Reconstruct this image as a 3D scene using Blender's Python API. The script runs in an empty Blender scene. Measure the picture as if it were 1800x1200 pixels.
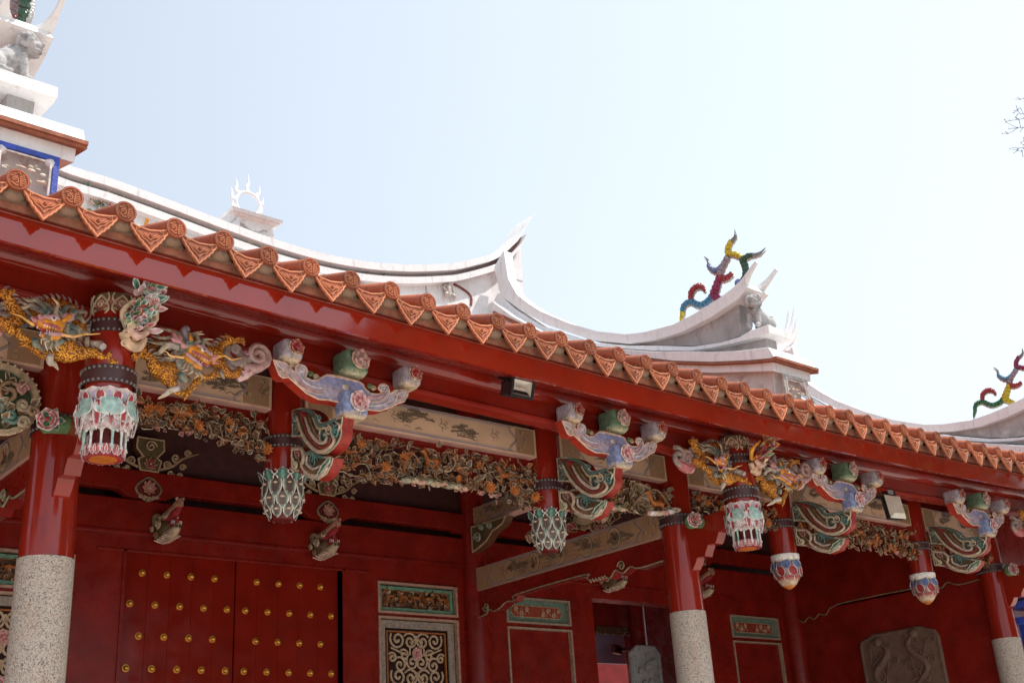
import bpy, bmesh, math, random
from math import sin, cos, pi, radians, sqrt, atan2
from mathutils import Vector, Matrix
from mathutils.geometry import tessellate_polygon
V = Vector
rnd = random.Random(7)
scene = bpy.context.scene
COL = scene.collection

# ------------------------------------------------------------------ camera
F = 2034.43
RW = ((0.7689041, 0.1977123, 0.6080266), (-0.6363662, 0.3286401, 0.6978780), (-0.0618429, -0.9235288, 0.3785102))
EYE = V((0, 0, 1.6))
cam = bpy.data.cameras.new('camera')
cam.sensor_width = 36.0
cam.lens = 36.0 * F / 1800.0
cam.clip_start = 0.1
cam.clip_end = 3000
cam_o = bpy.data.objects.new('camera', cam)
COL.objects.link(cam_o)
cam_o.matrix_world = Matrix(((RW[0][0], -RW[0][1], -RW[0][2], 0), (RW[1][0], -RW[1][1], -RW[1][2], 0),
                             (RW[2][0], -RW[2][1], -RW[2][2], 1.6), (0, 0, 0, 1)))
scene.camera = cam_o

def P(u, v, Y=None, X=None, Z=None):
    """the point of the photographed place seen at (u, v) that lies on a known plane"""
    c = (u - 900.0, v - 600.0, F)
    d = V([sum(RW[i][k] * c[k] for k in range(3)) for i in range(3)])
    if Y is not None: t = Y / d.y
    elif X is not None: t = X / d.x
    else: t = (Z - 1.6) / d.z
    return EYE + d * t

# ------------------------------------------------------------------ light
SUN_EL, SUN_AZ = 62.0, 128.0      # azimuth clockwise from +Y
world = bpy.data.worlds.new('World'); scene.world = world
world.use_nodes = True
nt = world.node_tree; nt.nodes.clear()
wo = nt.nodes.new('ShaderNodeOutputWorld'); bg = nt.nodes.new('ShaderNodeBackground')
sky = nt.nodes.new('ShaderNodeTexSky'); sky.sky_type = 'NISHITA'; sky.sun_disc = False
sky.sun_elevation = radians(SUN_EL); sky.sun_rotation = radians(SUN_AZ)
sky.altitude = 0; sky.air_density = 1.0; sky.dust_density = 4.0; sky.ozone_density = 1.0
# thin bright haze over the blue sky, denser towards the sun's side
tc = nt.nodes.new('ShaderNodeTexCoord')
vm = nt.nodes.new('ShaderNodeVectorMath'); vm.operation = 'DOT_PRODUCT'
vm.inputs[1].default_value = (0.86, -0.5, 0.0)
nt.links.new(tc.outputs['Generated'], vm.inputs[0])
mr = nt.nodes.new('ShaderNodeMapRange')
mr.inputs['From Min'].default_value = -0.25; mr.inputs['From Max'].default_value = 0.62
mr.inputs['To Min'].default_value = 0.52; mr.inputs['To Max'].default_value = 0.97
nt.links.new(vm.outputs['Value'], mr.inputs['Value'])
wn = nt.nodes.new('ShaderNodeTexNoise'); wn.inputs['Scale'].default_value = 1.6; wn.inputs['Detail'].default_value = 5
nt.links.new(tc.outputs['Generated'], wn.inputs['Vector'])
wm = nt.nodes.new('ShaderNodeMath'); wm.operation = 'MULTIPLY_ADD'; wm.inputs[1].default_value = 0.12; wm.inputs[2].default_value = -0.06
nt.links.new(wn.outputs['Fac'], wm.inputs[0])
wa = nt.nodes.new('ShaderNodeMath'); wa.operation = 'ADD'; wa.use_clamp = True
nt.links.new(mr.outputs['Result'], wa.inputs[0]); nt.links.new(wm.outputs[0], wa.inputs[1])
mx = nt.nodes.new('ShaderNodeMixRGB'); mx.inputs['Color2'].default_value = (7.25, 8.1, 9.1, 1)
nt.links.new(wa.outputs[0], mx.inputs['Fac']); nt.links.new(sky.outputs[0], mx.inputs['Color1'])
nt.links.new(mx.outputs[0], bg.inputs['Color']); bg.inputs['Strength'].default_value = 0.083
nt.links.new(bg.outputs[0], wo.inputs[0])

sun = bpy.data.lights.new('sun', 'SUN'); sun.energy = 3.2; sun.angle = radians(0.6); sun.color = (1.0, 0.95, 0.88)
sun_o = bpy.data.objects.new('sun', sun); COL.objects.link(sun_o)
sd = V((sin(radians(SUN_AZ)) * cos(radians(SUN_EL)), cos(radians(SUN_AZ)) * cos(radians(SUN_EL)), sin(radians(SUN_EL))))
sun_o.rotation_euler = sd.to_track_quat('Z', 'Y').to_euler()
scene.view_settings.view_transform = 'Standard'; scene.view_settings.look = 'None'
scene.view_settings.exposure = 0.75; scene.view_settings.gamma = 1
scene.render.engine = 'CYCLES'
scene.cycles.max_bounces = 8

# ------------------------------------------------------------------ colours and materials
def lin(h):
    h = h.lstrip('#'); r = []
    for i in (0, 2, 4):
        c = int(h[i:i + 2], 16) / 255.0
        r.append(c / 12.92 if c <= .04045 else ((c + .055) / 1.055) ** 2.4)
    return (r[0], r[1], r[2], 1.0)
CREAM = lin('c9b79a'); WHITE = lin('d8d2cc'); PINK = lin('c98f8f'); ROSE = lin('9c2f35'); TEAL = lin('5f8f86')
DGREEN = lin('35523f'); GREEN = lin('5d7f55'); BLUE = lin('6f7fae'); LAV = lin('9391b0'); LILAC = lin('b39aa4')
ORANGE = lin('b8641c'); BROWN = lin('5f3a22'); RED = lin('a81f10'); DRED = lin('5e0f0b'); GOLD = lin('eea234')
OLIVE = lin('5c5a3c'); TAN = lin('b39274'); GREY = lin('7b8084'); SLATE = lin('656f74'); INK = lin('3c342c')
PEACH = lin('c08a6a')

def material(name, base=(.5, .5, .5, 1), rough=.5, metal=0.0, attr=False, mott=0.0, mscale=8.0, bump=0.0, bscale=30.0,
             coat=0.0, spec=None, crack=None, orand=0.0, streak=None, kind='noise', second=None, sfac=(.45, .62), sscale=3.0, bdist=.01, rvar=0.0):
    m = bpy.data.materials.new(name); m.use_nodes = True
    n = m.node_tree; b = n.nodes['Principled BSDF']
    b.inputs['Roughness'].default_value = rough; b.inputs['Metallic'].default_value = metal
    if coat: b.inputs['Coat Weight'].default_value = coat; b.inputs['Coat Roughness'].default_value = .06
    if spec is not None: b.inputs['Specular IOR Level'].default_value = spec
    tco = n.nodes.new('ShaderNodeTexCoord')
    if attr:
        a = n.nodes.new('ShaderNodeAttribute'); a.attribute_name = 'Col'; out = a.outputs['Color']
    else:
        a = n.nodes.new('ShaderNodeRGB'); a.outputs[0].default_value = base; out = a.outputs[0]
    if second is not None:
        t = n.nodes.new('ShaderNodeTexNoise'); t.inputs['Scale'].default_value = sscale; t.inputs['Detail'].default_value = 8
        t.inputs['Roughness'].default_value = .65
        n.links.new(tco.outputs['Object'], t.inputs['Vector'])
        r = n.nodes.new('ShaderNodeMapRange'); r.inputs['From Min'].default_value = sfac[0]; r.inputs['From Max'].default_value = sfac[1]
        n.links.new(t.outputs['Fac'], r.inputs['Value'])
        x = n.nodes.new('ShaderNodeMixRGB'); x.inputs['Color2'].default_value = second
        n.links.new(r.outputs['Result'], x.inputs['Fac']); n.links.new(out, x.inputs['Color1']); out = x.outputs[0]
    if mott:
        t = n.nodes.new('ShaderNodeTexNoise'); t.inputs['Scale'].default_value = mscale; t.inputs['Detail'].default_value = 6
        n.links.new(tco.outputs['Object'], t.inputs['Vector'])
        r = n.nodes.new('ShaderNodeMapRange'); r.inputs['From Min'].default_value = .3; r.inputs['From Max'].default_value = .7
        r.inputs['To Min'].default_value = 1 - mott; r.inputs['To Max'].default_value = 1 + mott
        n.links.new(t.outputs['Fac'], r.inputs['Value'])
        x = n.nodes.new('ShaderNodeVectorMath'); x.operation = 'SCALE'
        n.links.new(out, x.inputs[0]); n.links.new(r.outputs['Result'], x.inputs['Scale']); out = x.outputs[0]
    if streak is not None:
        mp = n.nodes.new('ShaderNodeMapping'); mp.inputs['Scale'].default_value = (9, 9, 1.1)
        n.links.new(tco.outputs['Object'], mp.inputs[0]); t = n.nodes.new('ShaderNodeTexNoise'); t.inputs['Scale'].default_value = 1.6; t.inputs['Detail'].default_value = 9; t.inputs['Roughness'].default_value = .7
        n.links.new(mp.outputs[0], t.inputs['Vector']); r = n.nodes.new('ShaderNodeMapRange'); r.inputs['From Min'].default_value = .54; r.inputs['From Max'].default_value = .74; r.inputs['To Max'].default_value = .75
        n.links.new(t.outputs['Fac'], r.inputs['Value']); x = n.nodes.new('ShaderNodeMixRGB'); x.inputs['Color2'].default_value = streak
        n.links.new(r.outputs[0], x.inputs['Fac']); n.links.new(out, x.inputs['Color1']); out = x.outputs[0]
    if orand:
        oi = n.nodes.new('ShaderNodeObjectInfo'); r = n.nodes.new('ShaderNodeMapRange'); r.inputs['To Min'].default_value = 1 - orand; r.inputs['To Max'].default_value = 1 + orand * .6
        n.links.new(oi.outputs['Random'], r.inputs['Value']); x = n.nodes.new('ShaderNodeVectorMath'); x.operation = 'SCALE'
        n.links.new(out, x.inputs[0]); n.links.new(r.outputs[0], x.inputs['Scale']); out = x.outputs[0]
    n.links.new(out, b.inputs['Base Color'])
    if rvar:
        t = n.nodes.new('ShaderNodeTexNoise'); t.inputs['Scale'].default_value = 5; t.inputs['Detail'].default_value = 7
        n.links.new(tco.outputs['Object'], t.inputs['Vector'])
        r = n.nodes.new('ShaderNodeMapRange'); r.inputs['From Min'].default_value = .35; r.inputs['From Max'].default_value = .7
        r.inputs['To Min'].default_value = rough; r.inputs['To Max'].default_value = rough + rvar
        n.links.new(t.outputs['Fac'], r.inputs['Value']); n.links.new(r.outputs['Result'], b.inputs['Roughness'])
    if bump:
        if kind == 'noise':
            t = n.nodes.new('ShaderNodeTexNoise'); t.inputs['Detail'].default_value = 4; o = 'Fac'
        else:
            t = n.nodes.new('ShaderNodeTexVoronoi'); o = 'Distance'
        t.inputs['Scale'].default_value = bscale
        n.links.new(tco.outputs['Object'], t.inputs['Vector'])
        bp = n.nodes.new('ShaderNodeBump'); bp.inputs['Strength'].default_value = bump; bp.inputs['Distance'].default_value = bdist
        if kind != 'noise': bp.invert = True
        if crack is not None:
            cr_ = n.nodes.new('ShaderNodeMapRange'); cr_.inputs['From Min'].default_value = .38; cr_.inputs['From Max'].default_value = .62
            n.links.new(t.outputs[o], cr_.inputs['Value']); cx_ = n.nodes.new('ShaderNodeMixRGB'); cx_.inputs['Color2'].default_value = crack
            n.links.new(cr_.outputs[0], cx_.inputs['Fac']); n.links.new(out, cx_.inputs['Color1']); n.links.new(cx_.outputs[0], b.inputs['Base Color'])
        n.links.new(t.outputs[o], bp.inputs['Height']); n.links.new(bp.outputs[0], b.inputs['Normal'])
    return m

M = {}
M['paint'] = material('painted_wood', attr=True, rough=.5, mott=.34, mscale=22, bump=.5, bscale=45, second=None)
M['panel'] = material('painted_panel', attr=True, rough=.55, mott=.10, mscale=4, bump=.1, bscale=40)
M['gold'] = material('gilded_scales', attr=True, rough=.27, metal=.35, mott=.42, mscale=16, bump=1.0, bscale=62, kind='v', bdist=.012, crack=(.26, .09, .02, 1))
M['lacquer'] = material('red_lacquer', base=(.26, .015, .006, 1), rough=.10, mott=.16, mscale=2.5, bump=.04, bscale=7, second=(.17, .010, .006, 1), sfac=(.5, .75), sscale=5, streak=(.17, .011, .007, 1), coat=.25, bdist=.02, rvar=.14)
M['polished'] = material('polished_red_lacquer', base=(.28, .016, .006, 1), rough=.035, mott=.12, mscale=1.5, rvar=.10, bump=.02, bscale=3, coat=1.0, bdist=.01)
M['lacquer_dull'] = material('weathered_red_lacquer', base=(.205, .011, .006, 1), rough=.20, spec=.28, streak=(.165, .009, .005, 1), mott=.22, mscale=3, bump=.06, bscale=9, rvar=.2, second=(.18, .010, .006, 1), sscale=2.2)
M['dark_wood'] = material('dark_red_rafters', base=(.06, .014, .012, 1), rough=.6, mott=.3)
M['terracotta'] = material('terracotta', attr=True, rough=.78, mott=.26, mscale=11, bump=.4, bscale=60, orand=.28, second=(.10, .055, .04, 1), sfac=(.55, .80), sscale=13)
M['plaster'] = material('white_plaster', base=(.78, .765, .76, 1), rough=.7, mott=.07, mscale=6, bump=.35, bscale=22, second=(.50, .475, .45, 1), sfac=(.56, .8), sscale=6, streak=(.42, .40, .37, 1))
M['cement'] = material('grey_cement', base=(.36, .34, .33, 1), rough=.85, streak=(.20, .19, .18, 1), mott=.15, mscale=5, bump=.2, second=(.52, .48, .46, 1), sfac=(.55, .7), sscale=4)
M['stain'] = material('stained_plaster', base=(.60, .55, .52, 1), rough=.8, mott=.12, second=(.33, .17, .16, 1), sfac=(.55, .72), sscale=5)
M['stud'] = material('iron_studs', base=(.20, .17, .16, 1), rough=.4, metal=.4)
M['door'] = material('door_lacquer', base=(.20, .010, .005, 1), rough=.10, spec=.4, mott=.15, mscale=3, bump=.12, bscale=4, rvar=.14, bdist=.02)
M['iron'] = material('iron_band', base=(.060, .022, .022, 1), rough=.42, mott=.2, bump=.1)
M['black'] = material('black_metal', base=(.018, .019, .02, 1), rough=.4)
M['glass'] = material('lamp_glass', base=(.62, .56, .47, 1), rough=.12, mott=.12, mscale=9, coat=.6)
M['brick'] = material('clay_brick', base=(.30, .105, .06, 1), rough=.85, mott=.3, mscale=14, bump=.6, bscale=30)
M['mortar'] = material('lime_mortar', base=(.21, .125, .08, 1), rough=.95, mott=.3, mscale=16, bump=1, bscale=50)
M['carved_stone'] = material('carved_brown_stone', base=(.17, .095, .065, 1), rough=.8, mott=.18, bump=.7, bscale=34)
M['pave'] = material('paving', base=(.58, .53, .47, 1), rough=.8, mott=.08, mscale=.6)
M['bark'] = material('bark', base=(.10, .085, .075, 1), rough=.9)
M['tile_glaze'] = material('porcelain_chips', attr=True, rough=.3, mott=.2, mscale=30, bump=1.0, bscale=34, kind='v', bdist=.02)
M['stone'] = material('pale_lion_stone', base=(.40, .385, .38, 1), rough=.8, mott=.15, bump=.3, second=(.22, .21, .21, 1), sfac=(.5, .66), sscale=14)
M['brass'] = material('brass', base=(.80, .38, .06, 1), rough=.22, metal=.6)

def granite():
    m = bpy.data.materials.new('granite'); m.use_nodes = True
    n = m.node_tree; b = n.nodes['Principled BSDF']; b.inputs['Roughness'].default_value = .62
    tco = n.nodes.new('ShaderNodeTexCoord')
    v = n.nodes.new('ShaderNodeTexVoronoi'); v.inputs['Scale'].default_value = 120
    n.links.new(tco.outputs['Object'], v.inputs['Vector'])
    cr = n.nodes.new('ShaderNodeValToRGB'); cr.color_ramp.interpolation = 'CONSTANT'
    e = cr.color_ramp.elements
    e[0].position = 0; e[0].color = (.14, .115, .10, 1); e[1].position = .09; e[1].color = (.31, .25, .21, 1)
    for p_, c_ in ((.27, (.44, .37, .31, 1)), (.5, (.50, .43, .365, 1)), (.72, (.56, .47, .40, 1)), (.9, (.43, .30, .23, 1))):
        q = e.new(p_); q.color = c_
    sp = n.nodes.new('ShaderNodeSeparateColor'); n.links.new(v.outputs['Color'], sp.inputs[0]); n.links.new(sp.outputs[0], cr.inputs[0])
    t = n.nodes.new('ShaderNodeTexNoise'); t.inputs['Scale'].default_value = 3.5; t.inputs['Detail'].default_value = 4
    mp = n.nodes.new('ShaderNodeMapping'); mp.inputs['Scale'].default_value = (1.6, 1.6, .45)
    n.links.new(tco.outputs['Object'], mp.inputs[0]); n.links.new(mp.outputs[0], t.inputs['Vector'])
    r = n.nodes.new('ShaderNodeMapRange'); r.inputs['From Min'].default_value = .55; r.inputs['From Max'].default_value = .75; r.inputs['To Max'].default_value = .38
    n.links.new(t.outputs['Fac'], r.inputs['Value'])
    x = n.nodes.new('ShaderNodeMixRGB'); x.inputs['Color2'].default_value = (.36, .21, .13, 1)
    n.links.new(r.outputs[0], x.inputs['Fac']); n.links.new(cr.outputs[0], x.inputs['Color1'])
    n.links.new(x.outputs[0], b.inputs['Base Color'])
    bp = n.nodes.new('ShaderNodeBump'); bp.inputs['Strength'].default_value = .25; bp.inputs['Distance'].default_value = .003
    n.links.new(v.outputs['Distance'], bp.inputs['Height']); n.links.new(bp.outputs[0], b.inputs['Normal'])
    return m
M['granite'] = granite()

# ------------------------------------------------------------------ mesh builder
def mixc(a, b, t): return tuple(a[i] * (1 - t) + b[i] * t for i in range(3)) + (1.0,)
def area2(p): return sum(p[i][0] * p[(i + 1) % len(p)][1] - p[(i + 1) % len(p)][0] * p[i][1] for i in range(len(p))) / 2
def smooth(pts, k=3, closed=False):
    """Catmull-Rom through the points, k segments per span"""
    pts = [V(p) for p in pts]; n = len(pts); out = []
    rng = range(n) if closed else range(n - 1)
    for i in rng:
        if closed: a, b, c, d = pts[(i - 1) % n], pts[i], pts[(i + 1) % n], pts[(i + 2) % n]
        else: a, b, c, d = pts[max(i - 1, 0)], pts[i], pts[i + 1], pts[min(i + 2, n - 1)]
        for j in range(k):
            t = j / k
            out.append(.5 * ((2 * b) + (c - a) * t + (2 * a - 5 * b + 4 * c - d) * t * t + (3 * b - a - 3 * c + d) * t ** 3))
    if not closed: out.append(pts[-1])
    return out
def interp(tab, x):
    if x <= tab[0][0]: return tab[0][1]
    for (a, b), (c, d) in zip(tab, tab[1:]):
        if x <= c: return b + (d - b) * (x - a) / (c - a)
    return tab[-1][1]

class MB:
    def __init__(s): s.v = []; s.f = []; s.c = []; s.m = []; s.mi = 0
    def add(s, vs, fs, cs):
        o = len(s.v); s.v += [tuple(p) for p in vs]; s.c += cs if isinstance(cs, list) else [cs] * len(vs)
        for f in fs: s.f.append(tuple(i + o for i in f)); s.m.append(s.mi)
    def box(s, x0, x1, y0, y1, z0, z1, c=CREAM):
        s.hexa([(x0, y0, z0), (x1, y0, z0), (x1, y1, z0), (x0, y1, z0), (x0, y0, z1), (x1, y0, z1), (x1, y1, z1), (x0, y1, z1)], c)
    def hexa(s, p, c):
        s.add(p, [(0, 3, 2, 1), (4, 5, 6, 7), (0, 1, 5, 4), (1, 2, 6, 5), (2, 3, 7, 6), (3, 0, 4, 7)], c)
    def tube(s, pts, rad, col, n=7, caps=True, flat=1.0, k=0):
        if k: pts = smooth(pts, k)
        pts = [V(p) for p in pts]; N = len(pts)
        if N < 2: return
        if not callable(rad):
            if isinstance(rad, (int, float)): r0 = rad; rad = lambda t: r0
            else:
                rl = list(rad); rad = lambda t: interp([(i / (len(rl) - 1), q) for i, q in enumerate(rl)], t)
        T = [(pts[min(i + 1, N - 1)] - pts[max(i - 1, 0)]).normalized() for i in range(N)]
        ref = V((0, 1, 0)) if abs(T[0].y) < .9 else V((1, 0, 0))
        b = (ref - T[0] * ref.dot(T[0])).normalized()
        vs = []; cs = []
        for i in range(N):
            b = b - T[i] * b.dot(T[i])
            if b.length < 1e-6: b = T[i].orthogonal()
            b.normalize(); a = T[i].cross(b)
            t = i / (N - 1); r = rad(t)
            c = col(t) if callable(col) else col
            for j in range(n):
                q = 2 * pi * j / n
                vs.append(pts[i] + a * cos(q) * r + b * sin(q) * r * flat); cs.append(c)
        fs = [(i * n + j, i * n + (j + 1) % n, (i + 1) * n + (j + 1) % n, (i + 1) * n + j) for i in range(N - 1) for j in range(n)]
        if caps: fs.append(tuple(reversed(range(n)))); fs.append(tuple((N - 1) * n + j for j in range(n)))
        s.add(vs, fs, cs)
    def lathe(s, x, y, prof, n=24, capb=True, capt=True):
        vs = []; cs = []
        for r, z, c in prof:
            for j in range(n): vs.append((x + r * cos(2 * pi * j / n), y + r * sin(2 * pi * j / n), z)); cs.append(c)
        k = len(prof)
        up = prof[-1][1] > prof[0][1]
        fs = []
        for i in range(k - 1):
            for j in range(n):
                q = (i * n + j, i * n + (j + 1) % n, (i + 1) * n + (j + 1) % n, (i + 1) * n + j)
                fs.append(q if up else tuple(reversed(q)))
        if capb: fs.append(tuple(range(n)))
        if capt: fs.append(tuple((k - 1) * n + j for j in range(n)))
        s.add(vs, fs, cs)
    def ball(s, c, r, col, nu=10, nv=7, axes=None):
        if isinstance(r, (int, float)): r = (r, r, r)
        ax = axes or (V((1, 0, 0)), V((0, 1, 0)), V((0, 0, 1)))
        c = V(c); vs = []; cs = []
        for i in range(nv + 1):
            th = pi * i / nv
            for j in range(nu):
                ph = 2 * pi * j / nu
                vs.append(c + ax[0] * r[0] * sin(th) * cos(ph) + ax[1] * r[1] * sin(th) * sin(ph) + ax[2] * r[2] * cos(th))
                cs.append(col)
        s.add(vs, [(i * nu + j, i * nu + (j + 1) % nu, (i + 1) * nu + (j + 1) % nu, (i + 1) * nu + j) for i in range(nv) for j in range(nu)], cs)
    def plate(s, outline, fr, c0, c1, face, rim=None, side=None, bev=.008, rimw=.0, rec=.0, back=True):
        """extrude a 2-D outline between depths c0 and c1 (c1 is the shown face); fr(a, b, c) gives the point"""
        o = [tuple(p[:2]) for p in outline]
        if area2(o) < 0: o.reverse()
        n = len(o)
        def inset(d):
            r = []
            for i in range(n):
                a = V(o[i - 1]); b = V(o[i]); c = V(o[(i + 1) % n])
                e1 = (b - a); e2 = (c - b)
                if e1.length < 1e-7: e1 = e2
                if e2.length < 1e-7: e2 = e1
                e1.normalize(); e2.normalize()
                nn = V((-e1.y - e2.y, e1.x + e2.x))
                if nn.length < 1e-4: nn = V((-e1.y, e1.x))
                nn.normalize(); k = 1 / max(.55, nn.dot(V((-e1.y, e1.x))))
                r.append((b.x + nn.x * d * k, b.y + nn.y * d * k))
            return r
        rim = rim or face; side = side or face
        fc = face if not callable(face) else None
        sg = 1 if c1 > c0 else -1
        def ring(pa, ca, pb, cb, cola, colb):
            vs = [fr(x, y, ca) for x, y in pa] + [fr(x, y, cb) for x, y in pb]
            s.add(vs, [(i, (i + 1) % n, n + (i + 1) % n, n + i) for i in range(n)], [cola] * n + [colb] * n)
        i1 = inset(bev)
        ring(o, c0, o, c1 - sg * bev, side, side)
        ring(o, c1 - sg * bev, i1, c1, rim, rim)
        cap = i1; cz = c1
        if rimw > 0:
            i2 = inset(bev + rimw); i3 = inset(bev + rimw * 1.35)
            ring(i1, c1, i2, c1, rim, rim)
            ring(i2, c1, i3, c1 - sg * rec, rim, fc or face(*i3[0]))
            cap = i3; cz = c1 - sg * rec
        tri = tessellate_polygon([[V((x, y, 0)) for x, y in cap]])
        s.add([fr(x, y, cz) for x, y in cap], [tuple(t) for t in tri], [(fc or face(x, y)) for x, y in cap])
        if back: s.add([fr(x, y, c0) for x, y in o], [tuple(reversed(t)) for t in tessellate_polygon([[V((x, y, 0)) for x, y in o]])], side)
    def petal(s, o, u, w, nrm, L, W, cols, curl=0.0, cup=0.0, shape='round', ns=8, nt_=7, thick=.0):
        """leaf or petal from o along u; cols = (rim, middle, centre)"""
        ts = (-1, -.84, -.77, -.42, 0, .42, .77, .84, 1) if nt_ == 7 else (-1, -.80, -.68, 0, .68, .80, 1)
        vs = []; cs = []
        for i in range(ns + 1):
            q = i / ns
            if shape == 'round': pr = sin(pi * min(1, q * .93 + .07)) ** .55
            elif shape == 'leaf': pr = sin(pi * q ** .8) ** .9 * (1 + .16 * sin(q * 19))
            elif shape == 'fan': pr = (.5 + .5 * min(1, q / .55)) * (1 if q < .7 else sqrt(max(0, 1 - ((q - .7) / .3) ** 2)) * .9 + .1)
            elif shape == 'lobe': pr = (.55 + .45 * min(1, q / .5)) * (1 if q < .6 else sqrt(max(0, 1 - ((q - .6) / .4) ** 2)) * .95 + .05)
            elif shape == 'drop': pr = max(0, 1 - (q - .35) ** 2 / .4225) ** .8 if q > .35 else max(0.35, 1 - (.35 - q) ** 2 * 2)
            else: pr = 1 - .9 * q
            for t in ts:
                rr = max(abs(t), (2 * q - 1) * .93)
                e = 1 if rr > .79 else 0
                Lq = L * q * (1 - (.14 * (1 - abs(t) * 1.6) if shape == 'lobe' and abs(t) < .6 else 0))
                p = o + u * Lq + w * (W * pr * t) + nrm * (curl * q * q + cup * t * t + e * thick)
                vs.append(p); cs.append(cols[0] if rr > .79 else (cols[1] if rr > (.5 if shape == 'drop' else .41) else cols[2]))
        m = len(ts)
        s.add(vs, [(i * m + j, i * m + j + 1, (i + 1) * m + j + 1, (i + 1) * m + j) for i in range(ns) for j in range(m - 1)], cs)
    def flower(s, c, nrm, r, cols, n=8, layers=2, centre=GOLD):
        c = V(c); nrm = V(nrm).normalized(); a = nrm.orthogonal().normalized(); b = nrm.cross(a)
        for l in range(layers):
            rr = r * (1 - .3 * l)
            for k in range(n):
                q = 2 * pi * (k + .5 * l) / n
                d = a * cos(q) + b * sin(q); w = nrm.cross(d)
                s.petal(c + nrm * (.1 * r * l), d, w, nrm, rr, rr * (3.0 if n <= 6 else 2.4) / n, cols, curl=rr * .25, cup=-rr * .12, ns=4, nt_=5, shape='fan' if n <= 6 else 'round')
        s.ball(c + nrm * r * .18, r * .22, centre, 6, 4)
    def spiral(s, c, ax, ay, r0, turns, col, rad=.008, start=0.0, r1=.1, n=5, tail=None, nrm=None, lift=0.0):
        c = V(c); N = max(8, int(abs(turns) * 12)); pts = []
        if tail is not None: pts += [V(p) for p in tail]
        for i in range(N + 1):
            t = i / N; q = start + 2 * pi * turns * t; r = r0 * ((1 - t) + r1 * t)
            p = c + ax * (r * cos(q)) + ay * (r * sin(q))
            if nrm is not None: p += nrm * lift * t
            pts.append(p)
        s.tube(pts, [rad, rad * 1.05, rad * 1.4], col, n)
    def build(s, name, mats, parent=None, bevel=0, sharp=38, shade=True):
        me = bpy.data.meshes.new(name); me.from_pydata(s.v, [], s.f); me.update()
        at = me.color_attributes.new('Col', 'FLOAT_COLOR', 'POINT')
        flat = [x for c in s.c for x in (c if len(c) == 4 else tuple(c) + (1,))]
        at.data.foreach_set('color', flat)
        if isinstance(mats, str): mats = [mats]
        for k in mats: me.materials.append(M[k])
        if len(mats) > 1: me.polygons.foreach_set('material_index', s.m)
        bm = bmesh.new(); bm.from_mesh(me); bmesh.ops.recalc_face_normals(bm, faces=bm.faces); bm.to_mesh(me); bm.free()
        if shade:
            me.shade_smooth(); me.set_sharp_from_angle(angle=radians(sharp))
        o = bpy.data.objects.new(name, me); COL.objects.link(o)
        if parent is not None: o.parent = parent
        if bevel:
            md = o.modifiers.new('bevel', 'BEVEL'); md.width = bevel; md.segments = 2; md.limit_method = 'ANGLE'; md.angle_limit = radians(40)
        return o

def thing(name, label, cat, loc=(0, 0, 0), group=None):
    o = bpy.data.objects.new(name, None); COL.objects.link(o); o.location = loc
    tag(o, label, cat, group); return o
def tag(o, label=None, cat=None, group=None, kind=None):
    if label: o['label'] = label
    if cat: o['category'] = cat
    if group: o['group'] = group
    if kind: o['kind'] = kind
    return o
def copy_part(o, parent, dx=0, dy=0, dz=0, name=None):
    c = o.copy(); COL.objects.link(c); c.parent = parent
    c.location = o.location + V((dx, dy, dz))
    for ch in list(o.children):
        d = ch.copy(); COL.objects.link(d); d.parent = c
    return c
XA, YA, ZA = V((1, 0, 0)), V((0, 1, 0)), V((0, 0, 1))
def front(Y): return lambda a, b, c: (a, Y - c, b)       # a along X, b up, c towards the viewer's side (-Y)
def side(X): return lambda a, b, c: (X - c, a, b)        # a along Y, b up, c towards -X

# ================================================================== setting
g = MB(); g.add([(-400, -400, 0), (600, -400, 0), (600, 600, 0), (-400, 600, 0)], [(0, 1, 2, 3)], CREAM)
tag(g.build('ground', 'pave'), kind='structure')

# leafy trees across the court, mirrored in the glossy lacquer
M['leaf'] = material('leaf', base=(.06, .10, .03, 1), rough=.6, mott=.4, mscale=1.0)
def court_tree(x, y, h, r, label):
    t = bpy.data.objects.new('leafy_tree', None); COL.objects.link(t); t.location = (x, y, 0)
    t['label'] = label; t['category'] = 'tree'; t['group'] = 'trees across the court'
    b = MB(); b.tube([V((0, 0, 0)), V((.2, .1, h * .5)), V((0, 0, h * .8))], [.4, .3, .15], CREAM, 9, k=3); b.build('trunk', 'bark', t)
    b = MB(); rr = random.Random(int(x * 7)); vs = []; fs = []
    cl = [V((rr.gauss(0, r * .45), rr.gauss(0, r * .3), h * .62 + rr.gauss(0, h * .17))) for _ in range(70)]
    for c in cl:
        for k in range(170):
            p = c + V((rr.gauss(0, 1), rr.gauss(0, 1), rr.gauss(0, .8))) * r * .22; a = V((rr.gauss(0, 1), rr.gauss(0, 1), rr.gauss(0, 1))).normalized() * .46; e = a.orthogonal().normalized() * .36
            i = len(vs); vs += [p - a, p + e, p + a, p - e]; fs.append((i, i + 1, i + 2, i + 3))
    b.add(vs, fs, CREAM); b.build('crown', 'leaf', t, shade=False)

# ================================================================== temple
T = thing('temple_hall', 'long red lacquered temple hall with carved brackets, studded doors and a white curved roof ridge', 'temple', (0, 0, 0))
C1, C2, C3 = 3.27, 11.25, 19.13
C0 = C1 - (C2 - C1) * 1.03
YC, YF, YW, YE = 9.9, 8.85, 14.2, 7.8

def gz(x, k=.0021, x0=9.8): return k * (x - x0) ** 2
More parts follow.
